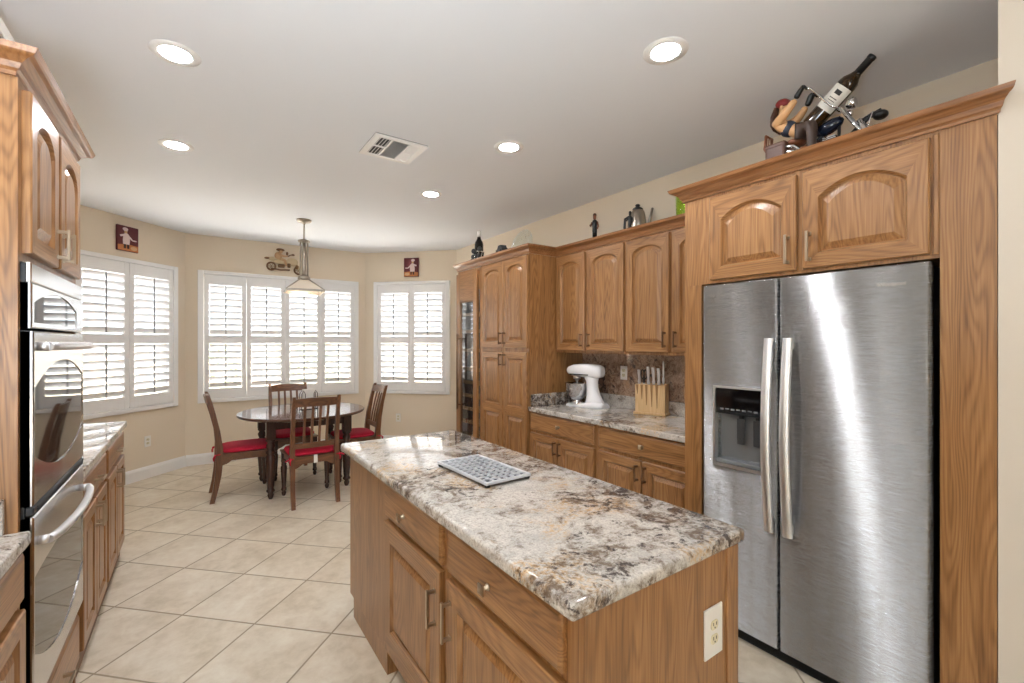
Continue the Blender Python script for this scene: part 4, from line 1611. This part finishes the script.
# glass platter leaning against the wall
t = thing('glass_plate', 'round clear glass plate standing upright on the pantry top', 'plate', (2.74, 3.73, TOP), R(-90))
m = MB()
ring = []
tilt = R(12)
cz = 0.205
for r, y in ((0.0, 0.004), (0.10, 0.004), (0.115, -0.006), (0.185, -0.020), (0.187, -0.017), (0.117, -0.001), (0.10, 0.009), (0.0, 0.009)):
    lp = []
    for k in range(40):
        a = 2 * PI * k / 40
        x, z, yy = max(r, 0.0005) * math.cos(a), max(r, 0.0005) * math.sin(a), y
        lp.append((x, yy * math.cos(tilt) + z * math.sin(tilt), cz + z * math.cos(tilt) - yy * math.sin(tilt)))
    ring.append(lp)
m.loops(ring, True, False, False, True)
m.build('dish', M['clear_glass'], t)
m = MB()
m.tube([(-0.07, -0.06, 0.006), (-0.07, 0.09, 0.006), (-0.06, 0.075, 0.16)], 0.005, 6)
m.tube([(0.07, -0.06, 0.006), (0.07, 0.09, 0.006), (0.06, 0.075, 0.16)], 0.005, 6)
m.tube([(-0.07, -0.06, 0.006), (-0.07, -0.065, 0.03)], 0.005, 6)
m.tube([(0.07, -0.06, 0.006), (0.07, -0.065, 0.03)], 0.005, 6)
m.tube([(-0.07, 0.06, 0.006), (0.07, 0.06, 0.006)], 0.005, 6)
m.build('easel', M['chrome'], t)

# dark waiter figurine over the wall cabinets
def figurine(label, loc, rz, h, coat, accent, name='figurine', skin_m=None, hair_m=None):
    t = thing(name, label, 'figurine', loc, rz, 'small figurines above the wall cabinets')
    s = h / 0.28
    m = MB()
    m.lathe([(0.030 * s, 0.0), (0.030 * s, 0.012 * s), (0.024 * s, 0.016 * s)], (0, 0, 0), 16)
    m.build('base', M['black'], t)
    m = MB()
    for q in (-1, 1):
        m.tube([(q * 0.011 * s, 0, 0.014 * s), (q * 0.012 * s, 0, 0.07 * s), (q * 0.010 * s, 0, 0.135 * s)], [0.009 * s, 0.010 * s, 0.013 * s], 8)
        m.ell((q * 0.012 * s, -0.008 * s, 0.02 * s), (0.010 * s, 0.018 * s, 0.007 * s))
    m.lathe([(0.020 * s, 0.125 * s), (0.024 * s, 0.15 * s), (0.022 * s, 0.175 * s), (0.027 * s, 0.205 * s), (0.022 * s, 0.222 * s), (0.008 * s, 0.23 * s)], (0, 0, 0), 14)
    m.build('body', coat, t)
    m = MB()
    m.tube([(0.026 * s, 0, 0.212 * s), (0.038 * s, -0.004 * s, 0.18 * s), (0.030 * s, -0.022 * s, 0.16 * s)], [0.009 * s, 0.008 * s, 0.006 * s], 8)
    m.tube([(-0.026 * s, 0, 0.212 * s), (-0.042 * s, -0.004 * s, 0.185 * s), (-0.040 * s, -0.025 * s, 0.19 * s)], [0.009 * s, 0.008 * s, 0.006 * s], 8)
    m.build('arms', accent, t)
    m = MB()
    m.ell((0, -0.002 * s, 0.247 * s), (0.016 * s, 0.018 * s, 0.021 * s))
    m.ell((0, -0.020 * s, 0.245 * s), (0.003 * s, 0.005 * s, 0.004 * s))
    m.build('head', skin_m or M['skin'], t)
    m = MB()
    m.ell((0, 0.002 * s, 0.262 * s), (0.0175 * s, 0.0195 * s, 0.014 * s))
    m.build('hair', hair_m or M['hair'], t)
    t.scale = (0.72, 0.72, 1.0)
    return t


figurine('tall dark figurine with a red-brown top, left above the wall cabinets', (2.77, 2.735, TOP), R(-60), 0.335, M['black'], M['saddle'], 'figurine', M['saddle'])
figurine('small black figurine beside the silver kettle above the wall cabinets', (2.67, 2.270, TOP), R(-60), 0.225, M['black'], M['black'], 'figurine', M['black'], M['black'])

# kettle
t = thing('kettle', 'silver kettle with black lid on top of the wall cabinets', 'kettle', (2.83, 2.330, TOP), R(-60))
m = MB()
m.lathe([(0.064, 0.0), (0.072, 0.01), (0.072, 0.06), (0.066, 0.16), (0.058, 0.225), (0.050, 0.255), (0.040, 0.268)], (0, 0, 0), 24)
m.build('body', M['pewter'], t)
m = MB()
m.lathe([(0.042, 0.266), (0.040, 0.278), (0.026, 0.288), (0.014, 0.292), (0.020, 0.306), (0.012, 0.314)], (0, 0, 0), 16)
m.build('lid', M['black'], t)
m = MB()
m.tube([(0.062, 0, 0.10), (0.085, 0, 0.14), (0.096, 0, 0.20), (0.112, 0, 0.272)], [0.022, 0.016, 0.011, 0.009], 10)
m.build('spout', M['pewter'], t)
m = MB()
m.tube([(-0.056, 0, 0.23), (-0.098, 0, 0.21), (-0.102, 0, 0.14), (-0.066, 0, 0.07)], [0.009, 0.009, 0.010, 0.008], 8)
m.build('handle', M['black'], t)

# green glass vase behind the refrigerator crown
t = thing('glass_vase', 'green glass vase above the wall cabinets, beside the refrigerator cabinet', 'vase', (2.78, 1.885, TOP))
m = MB()
lps = []
for r, z in ((0.045, 0.0), (0.050, 0.01), (0.052, 0.14), (0.058, 0.27), (0.054, 0.27), (0.048, 0.14), (0.044, 0.02), (0.001, 0.015)):
    lps.append([((r + 0.003 * (k % 2)) * math.cos(2 * PI * k / 24), (r + 0.003 * (k % 2)) * math.sin(2 * PI * k / 24), z) for k in range(24)])
m.loops(lps, True, True, False, True)
m.build('bowl', M['green_glass'], t)

# ------------------------------------------------------------------ biker bottle holder above the refrigerator
BZ = TOP
BX = 2.40
DZ = 2.27 - BZ        # measured heights start at 2.27


def skin(name, chains, mat, parent, sub=2):
    me = bpy.data.meshes.new(name)
    vs, es, rs = [], [], []
    for ch in chains:
        start = ch[0]
        prev = None
        for e in ch:
            if isinstance(e, int):
                prev = e
                continue
            p, r = e
            vs.append(p)
            rs.append(r)
            i = len(vs) - 1
            if prev is not None:
                es.append((prev, i))
            prev = i
    me.from_pydata(vs, es, [])
    bm = bmesh.new()
    bm.from_mesh(me)
    ly = bm.verts.layers.skin.verify()
    bm.verts.ensure_lookup_table()
    for v, r in zip(bm.verts, rs):
        v[ly].radius = (r, r) if not isinstance(r, tuple) else r
    bm.verts[0][ly].use_root = True
    bm.to_mesh(me)
    bm.free()
    me.materials.append(mat)
    o = bpy.data.objects.new(name, me)
    COL.objects.link(o)
    o.parent = parent
    sk = o.modifiers.new('skin', 'SKIN')
    sk.use_smooth_shade = True
    sb = o.modifiers.new('subsurf', 'SUBSURF')
    sb.levels = sub
    sb.render_levels = sub
    return o


t = thing('motorcycle_figurine', 'resin biker lying back on a motorcycle, holding a wine bottle above the refrigerator', 'figurine', (BX, 0.90, BZ), RZ)
z_ = lambda z: z + DZ
FW = (0.215, z_(0.105))
RWc = (-0.165, z_(0.085))


def wheel(c, r, name='wheel'):
    m = MB()
    m.tube([(c[0] + (r - 0.014) * math.cos(a), 0, c[1] + (r - 0.014) * math.sin(a)) for a in [2 * PI * k / 28 for k in range(28)]], 0.014, 10, closed=True)
    wv = m.build(name, M['rubber'], t)
    m = MB()
    m.tube([(c[0] + (r - 0.028) * math.cos(a), 0, c[1] + (r - 0.028) * math.sin(a)) for a in [2 * PI * k / 28 for k in range(28)]], 0.005, 8, closed=True)
    for k in range(12):
        a = 2 * PI * k / 12
        m.tube([(c[0], 0, c[1]), (c[0] + (r - 0.028) * math.cos(a), 0, c[1] + (r - 0.028) * math.sin(a))], 0.002, 5)
    m.lathe([(0.012, -0.018), (0.014, -0.01), (0.014, 0.01), (0.012, 0.018)], (c[0], 0, c[1]), 12, 'y')
    m.build('spokes', M['chrome'], wv)


FR = z_(0.085)
wheel((0.205, 0.078), 0.078)
wheel((-0.165, 0.078), 0.078)
wheel_z = 0.078
# front fender arcs and rear fender
m = MB()
for c, a0, a1 in (((0.205, 0.078), 10, 150), ((-0.165, 0.078), 20, 190)):
    lps = []
    for k in range(13):
        a = R(a0 + (a1 - a0) * k / 12)
        lps.append([(c[0] + rr * math.cos(a), yy, c[1] + rr * math.sin(a)) for rr, yy in ((0.084, -0.022), (0.092, -0.016), (0.095, 0.0), (0.092, 0.016), (0.084, 0.022), (0.087, 0.0))])
    m.loops(lps, True, True, True, True)
m.build('fender', M['tank'], t)
m = MB()
m.ell((0.030, 0, z_(0.185)), (0.060, 0.032, 0.030), rot=Matrix.Rotation(R(-18), 3, 'Y'))
m.build('fuel_tank', M['tank'], t)
m = MB()
m.box(-0.02, 0.06, -0.028, 0.028, 0.06, z_(0.10), 0.008)
for q in range(5):
    m.box(-0.012 + 0.005, 0.022, -0.033, 0.033, z_(0.095) + q * 0.008, z_(0.099) + q * 0.008)
    m.box(0.03, 0.065, -0.033, 0.033, z_(0.095) + q * 0.008, z_(0.099) + q * 0.008)
m.lathe([(0.02, -0.036), (0.024, -0.034), (0.024, -0.028)], (0.02, 0, 0.085), 14, 'y')
m.build('engine', M['chrome'], t)
m = MB()
for y, zz in ((-0.034, 0.05), (-0.036, 0.075)):
    m.tube([(0.05, y, z_(0.10)), (0.065, y - 0.006, 0.09), (0.05, y - 0.008, zz + 0.01), (-0.02, y - 0.008, zz + 0.02), (-0.10, y - 0.016, zz + 0.10), (-0.215, y - 0.030, zz + 0.125)], [0.006, 0.006, 0.007, 0.008, 0.009, 0.011], 8)
m.build('exhaust_pipe', M['chrome'], t)
m = MB()
for y in (-0.022, 0.022):
    m.tube([(0.080, y, z_(0.245)), (0.205, y, 0.078)], [0.0075, 0.0075], 10)
    m.tube([(0.150, y, z_(0.165)), (0.205, y, 0.078)], 0.0095, 10)
m.build('front_fork', M['chrome'], t)
m = MB()
m.tube([(0.075, 0, z_(0.215)), (-0.02, 0, z_(0.14)), (-0.165, 0, 0.078)], 0.008, 8)
m.tube([(0.07, 0, z_(0.20)), (0.065, 0, 0.06), (-0.02, 0, 0.045), (-0.12, 0, 0.07)], 0.007, 8)
m.build('frame', M['black'], t)
m = MB()
m.lathe([(0.006, -0.022), (0.018, -0.016), (0.024, 0.004), (0.025, 0.012), (0.020, 0.018)], (0.115, 0, z_(0.258)), 16, 'x')
m.lathe([(0.006, -0.02), (0.012, -0.014), (0.015, 0.004), (0.014, 0.010)], (0.098, 0.035, z_(0.232)), 12, 'x')
m.build('headlight', M['chrome'], t)
m = MB()
m.ell((0.205, 0.055, z_(0.186)), (0.028, 0.03, 0.020))
m.tube([(0.10, 0.04, z_(0.13)), (0.16, 0.05, z_(0.19)), (0.21, 0.05, z_(0.205))], [0.012, 0.012, 0.010], 8)
m.build('saddle_roll', M['black'], t)
m = MB()
m.tube([(0.16, 0.03, z_(0.13)), (0.185, 0.03, z_(0.20)), (0.12, 0.035, z_(0.175))], 0.0045, 8)
m.build('luggage_strut', M['chrome'], t)
# handlebars: from the gloved hands down to the fork head, in front of the bottle
m = MB()
for y in (-0.046, 0.046):
    m.tube([(-0.062, y * 1.25, z_(0.392)), (-0.03, y * 1.15, z_(0.378)), (0.052, y, z_(0.262)), (0.082, y * 0.4, z_(0.24))], 0.0045, 8)
m.build('handlebar', M['chrome'], t)
m = MB()
m.box(-0.205, -0.10, -0.034, 0.034, 0.10, 0.205, 0.012, 2)
m.ell((-0.115, 0, 0.205), (0.045, 0.05, 0.020))
m.ell((-0.06, 0, 0.15), (0.075, 0.04, 0.030))
m.build('seat', M['saddle'], t)
for y in (-0.055, 0.055):
    m = MB()
    m.box(-0.225, -0.130, y - 0.020, y + 0.020, 0.10, 0.212, 0.012, 2)
    m.box(-0.226, -0.129, y - 0.0215, y + 0.0215, 0.185, 0.214, 0.010, 2)
    m.build('saddlebag', M['bag'], t)
m = MB()
for y in (-0.035, 0.035):
    m.tube([(-0.20, y, 0.13), (-0.245, y, z_(0.17)), (-0.238, y, z_(0.235))], 0.005, 8)
m.tube([(-0.238, -0.035, z_(0.235)), (-0.238, 0.035, z_(0.235))], 0.005, 8)
for q in range(3):
    m.tube([(-0.243 + 0.001 * q, -0.02 + q * 0.02, z_(0.17)), (-0.238, -0.02 + q * 0.02, z_(0.235))], 0.0035, 6)
m.build('sissy_bar', M['saddle'], t)
# the rider: pelvis root, spine, head, arms
P0 = (-0.088, 0.0, z_(0.205))
body_ch = [
    [((P0), 0.036), ((-0.112, 0.0, z_(0.222)), 0.031), ((-0.140, 0.0, z_(0.242)), 0.034), ((-0.168, 0.0, z_(0.268)), 0.040), ((-0.178, 0.0, z_(0.298)), 0.018), ((-0.174, 0.0, z_(0.318)), 0.019), ((-0.163, 0.0, z_(0.348)), 0.033), ((-0.153, 0.0, z_(0.368)), 0.025)],
    [3, ((-0.180, -0.042, z_(0.272)), 0.027), ((-0.128, -0.062, z_(0.304)), 0.021), ((-0.088, -0.056, z_(0.350)), 0.015)],
    [3, ((-0.180, 0.042, z_(0.272)), 0.027), ((-0.128, 0.062, z_(0.304)), 0.021), ((-0.088, 0.056, z_(0.350)), 0.015)],
]
rb = skin('rider_body', body_ch, M['skin'], t)
# face: nose, chin, eyes
m = MB()
m.ell((-0.137, 0.0, z_(0.366)), (0.010, 0.006, 0.006))
m.ell((-0.143, 0.0, z_(0.343)), (0.009, 0.011, 0.007))
for s in (-1, 1):
    m.ell((-0.141, s * 0.010, z_(0.371)), (0.004, 0.004, 0.003))
    m.ell((-0.166, s * 0.029, z_(0.352)), (0.008, 0.004, 0.010))
m.build('face', M['skin'], rb)
m = MB()
m.ell((-0.168, 0.0, z_(0.374)), (0.037, 0.036, 0.027), rot=Matrix.Rotation(R(20), 3, 'Y'))
m.tube([(-0.20, 0.0, z_(0.36)), (-0.215, 0.01, z_(0.335)), (-0.212, 0.012, z_(0.31))], [0.012, 0.009, 0.003], 8)
m.build('bandana', M['bandana'], rb)
m = MB()
for q in range(7):
    y = -0.03 + q * 0.010
    m.tube([(-0.188, y, z_(0.355)), (-0.204, y * 1.1, z_(0.315)), (-0.206 - 0.003 * (q % 2), y * 1.2, z_(0.275)), (-0.200, y * 1.1, z_(0.245))], [0.011, 0.012, 0.010, 0.003], 8)
m.build('hair', M['hair'], rb)
vest = [[((-0.116, 0.0, z_(0.224)), 0.035), ((-0.140, 0.0, z_(0.240)), 0.042), ((-0.166, 0.0, z_(0.262)), 0.044)]]
skin('vest', vest, M['denim'], rb)
pants = [[((-0.092, 0.0, z_(0.203)), 0.039), ((-0.070, -0.024, z_(0.200)), 0.035), ((-0.022, -0.058, z_(0.210)), 0.029), ((-0.018, -0.062, z_(0.165)), 0.025), ((-0.024, -0.058, 0.105), 0.017)],
         [0, ((-0.070, 0.022, z_(0.200)), 0.030), ((-0.022, 0.056, z_(0.212)), 0.024), ((-0.018, 0.060, z_(0.165)), 0.020), ((-0.024, 0.058, 0.105), 0.017)]]
skin('pants', pants, M['leather'], rb)
m = MB()
for s in (-1, 1):
    m.ell((-0.008, s * 0.060, 0.088), (0.034, 0.016, 0.014))
    m.tube([(-0.024, s * 0.058, 0.125), (-0.024, s * 0.058, 0.088)], [0.020, 0.018], 10)
m.build('boots', M['black'], rb)
for s in (-1, 1):
    gl = [[((-0.090, s * 0.060, z_(0.348)), 0.015), ((-0.079, s * 0.0585, z_(0.366)), 0.014), ((-0.068, s * 0.058, z_(0.383)), 0.015)]]
    for q in range(4):
        yy = s * (0.046 + q * 0.0075)
        gl.append([2, ((-0.056, yy, z_(0.394)), 0.0055), ((-0.046, yy, z_(0.389)), 0.005), ((-0.048, yy, z_(0.378)), 0.0045)])
    gl.append([2, ((-0.070, s * 0.044, z_(0.392)), 0.0055), ((-0.058, s * 0.045, z_(0.398)), 0.0045)])
    skin('glove', gl, M['black'], rb, 1)

# wine bottle lying across the rider
b0 = Vector((BX, 0.9 + 0.050, 2.27 + 0.222))
b1 = Vector((BX, 0.9 - 0.196, 2.27 + 0.431))
dv = (b1 - b0)
s_ = dv.length / 0.302
q = Vector((0, 0, 1)).rotation_difference(dv.normalized())
t = thing('wine_bottle', 'dark wine bottle with white label leaning on the biker figurine', 'bottle', b0)
t.rotation_mode = 'QUATERNION'
t.rotation_quaternion = q
m = MB()
m.lathe([(r * s_, z * s_) for r, z in [(0.0375, 0.0), (0.038, 0.004), (0.038, 0.182), (0.034, 0.200), (0.022, 0.218), (0.0150, 0.234), (0.0142, 0.285), (0.0160, 0.287), (0.0160, 0.299), (0.013, 0.302)]], (0, 0, 0), 28)
m.build('glass', M['bottle_brown'], t, smooth=40)
m = MB()
m.lathe([(0.0158 * s_, 0.225 * s_), (0.0152 * s_, 0.286 * s_), (0.0168 * s_, 0.2885 * s_), (0.0168 * s_, 0.300 * s_), (0.011 * s_, 0.3035 * s_)], (0, 0, 0), 20)
m.build('foil', M['black'], t)


def wrap(m, a0, a1, z0, z1, r, n=14):
    lp = []
    for k in range(n + 1):
        a = a0 + (a1 - a0) * k / n
        lp.append((r * math.cos(a), r * math.sin(a)))
    m.loops([[(x, y, z0) for x, y in lp], [(x, y, z1) for x, y in lp]], False)


LA = PI + R(20)      # towards the room
m = MB()
wrap(m, LA - 1.15, LA + 1.15, 0.072 * s_, 0.172 * s_, 0.0384 * s_)
lb = m.build('label', M['label'], t)
m = MB()
wrap(m, LA - 0.35, LA + 0.35, 0.138 * s_, 0.155 * s_, 0.0387 * s_)
wrap(m, LA - 0.45, LA + 0.45, 0.120 * s_, 0.123 * s_, 0.0387 * s_)
wrap(m, LA - 0.40, LA + 0.40, 0.110 * s_, 0.1125 * s_, 0.0387 * s_)
wrap(m, LA - 0.5, LA + 0.5, 0.094 * s_, 0.0955 * s_, 0.0387 * s_)
m.build('print', M['label_ink'], lb)

# ------------------------------------------------------------------ wall art
t = thing('motorcycle_wall_art', 'bronze and cream motorcycle rider wall sculpture above the wide window', 'wall art', (0.955, 6.57, 2.54), 0)


def rg(m, c, r, rr, y=-0.02):
    m.tube([(c[0] + r * math.cos(a), y, c[1] + r * math.sin(a)) for a in [2 * PI * k / 20 for k in range(20)]], rr, 8, closed=True)


m = MB()
for c in ((-0.155, -0.095), (0.165, -0.125)):
    rg(m, c, 0.048, 0.011)
    for k in range(6):
        a = PI / 3 * k
        m.tube([(c[0], -0.02, c[1]), (c[0] + 0.045 * math.cos(a), -0.02, c[1] + 0.045 * math.sin(a))], 0.003, 5)
m.build('wheel', M['art_bronze'], t)
m = MB()
m.ell((-0.03, -0.022, -0.03), (0.11, 0.020, 0.035))
m.ell((0.09, -0.022, -0.02), (0.07, 0.020, 0.055))
m.ell((-0.14, -0.022, 0.0), (0.05, 0.018, 0.028))
m.tube([(0.10, -0.022, 0.02), (0.15, -0.022, -0.06), (0.165, -0.022, -0.125)], [0.016, 0.012, 0.008], 8)
m.ell((0.185, -0.022, -0.085), (0.035, 0.016, 0.018))
m.build('motorcycle_body', M['art_cream'], t)
m = MB()
m.ell((-0.075, -0.026, 0.045), (0.045, 0.022, 0.050))
m.tube([(-0.07, -0.035, 0.07), (-0.015, -0.035, 0.045), (0.035, -0.03, 0.05)], [0.016, 0.013, 0.010], 8)
m.tube([(-0.06, -0.035, 0.01), (0.0, -0.04, -0.01), (0.02, -0.035, -0.08)], [0.022, 0.018, 0.012], 8)
m.ell((-0.045, -0.026, 0.105), (0.024, 0.020, 0.028))
m.build('rider', M['paint_tan'], t)
for nm, fn in (('cap', lambda m: m.ell((-0.05, -0.026, 0.125), (0.050, 0.022, 0.020))),
               ('windshield', lambda m: m.ell((0.03, -0.024, 0.085), (0.014, 0.014, 0.024))),
               ('mirror', lambda m: m.ell((0.10, -0.024, 0.075), (0.020, 0.014, 0.012))),
               ('handlebar', lambda m: m.tube([(0.04, -0.024, 0.05), (0.07, -0.024, 0.07), (0.10, -0.024, 0.072)], 0.007, 8)),
               ('tail_light', lambda m: m.ell((-0.20, -0.022, 0.005), (0.035, 0.014, 0.014))),
               ('engine', lambda m: m.box(-0.08, 0.0, -0.045, -0.02, -0.105, -0.06, 0.008)),
               ('gearbox', lambda m: m.box(0.03, 0.07, -0.045, -0.02, -0.10, -0.045, 0.008)),
               ('exhaust_pipe', lambda m: m.tube([(-0.16, -0.03, -0.125), (-0.05, -0.032, -0.135), (0.06, -0.03, -0.13)], 0.010, 8)),
               ('fork_cover', lambda m: m.ell((0.145, -0.03, -0.085), (0.02, 0.014, 0.03)))):
    m = MB()
    fn(m)
    m.build(nm, M['art_bronze'], t)
m = MB()
m.box(-0.06, -0.04, -0.02, -0.0005, -0.03, 0.0)
m.box(0.08, 0.10, -0.02, -0.0005, -0.03, 0.0)
m.build('mount', M['art_bronze'], t)


def chef_picture(label, loc, rz, w, h, flip):
    t = thing('chef_picture', label, 'picture', loc, rz, 'small chef pictures on the bay walls')
    m = MB()
    m.box(-w / 2, w / 2, -0.022, -0.0005, -h / 2, h / 2, 0.002)
    m.build('canvas', M['canvas_red'], t)
    m = MB()
    f = -1 if flip else 1
    y0, y1 = -0.0230, -0.0219

    def poly(pts):
        m.prism([(f * a * w / 2, b * h / 2) for a, b in pts], y0, y1, 'xz')

    def oval(cx, cy, rx, ry, n=16):
        poly([(cx + rx * math.cos(2 * PI * k / n), cy + ry * math.sin(2 * PI * k / n)) for k in range(n)])
    # table strip, chef coat, hat, arm with a dish, legs
    m.mi = 1
    poly([(-0.97, -0.97), (0.97, -0.97), (0.97, -0.50), (0.2, -0.45), (-0.97, -0.55)])
    m.mi = 2
    y0, y1 = -0.0235, -0.0219
    oval(0.55, -0.72, 0.32, 0.16)
    m.mi = 0
    y0, y1 = -0.0238, -0.0219
    poly([(-0.48, -0.48), (0.12, -0.48), (0.16, -0.1), (0.10, 0.28), (-0.08, 0.42), (-0.30, 0.42), (-0.45, 0.28), (-0.50, -0.1)])
    oval(-0.26, 0.74, 0.26, 0.13)
    poly([(-0.40, 0.58), (-0.06, 0.58), (-0.08, 0.72), (-0.40, 0.72)])
    poly([(-0.40, 0.34), (-0.78, 0.22), (-0.72, 0.08), (-0.42, 0.16)])
    poly([(0.08, 0.28), (0.42, 0.0), (0.36, -0.10), (0.06, 0.08)])
    oval(0.58, -0.08, 0.26, 0.05)
    m.mi = 2
    y0, y1 = -0.0242, -0.0219
    oval(-0.22, 0.50, 0.14, 0.10)
    m.mi = 3
    poly([(-0.42, -0.80), (-0.22, -0.80), (-0.20, -0.47), (-0.42, -0.47)])
    poly([(-0.10, -0.80), (0.10, -0.80), (0.10, -0.47), (-0.12, -0.47)])
    m.build('painting', [M['paint_white'], M['paint_orange'], M['paint_tan'], M['paint_dark']], t)


chef_picture('dark red chef picture above the left bay window', (-0.583, 6.087, 2.525), R(45), 0.215, 0.255, False)
chef_picture('dark red chef picture above the right bay window', (2.512, 6.068, 2.524), R(-45), 0.215, 0.265, True)
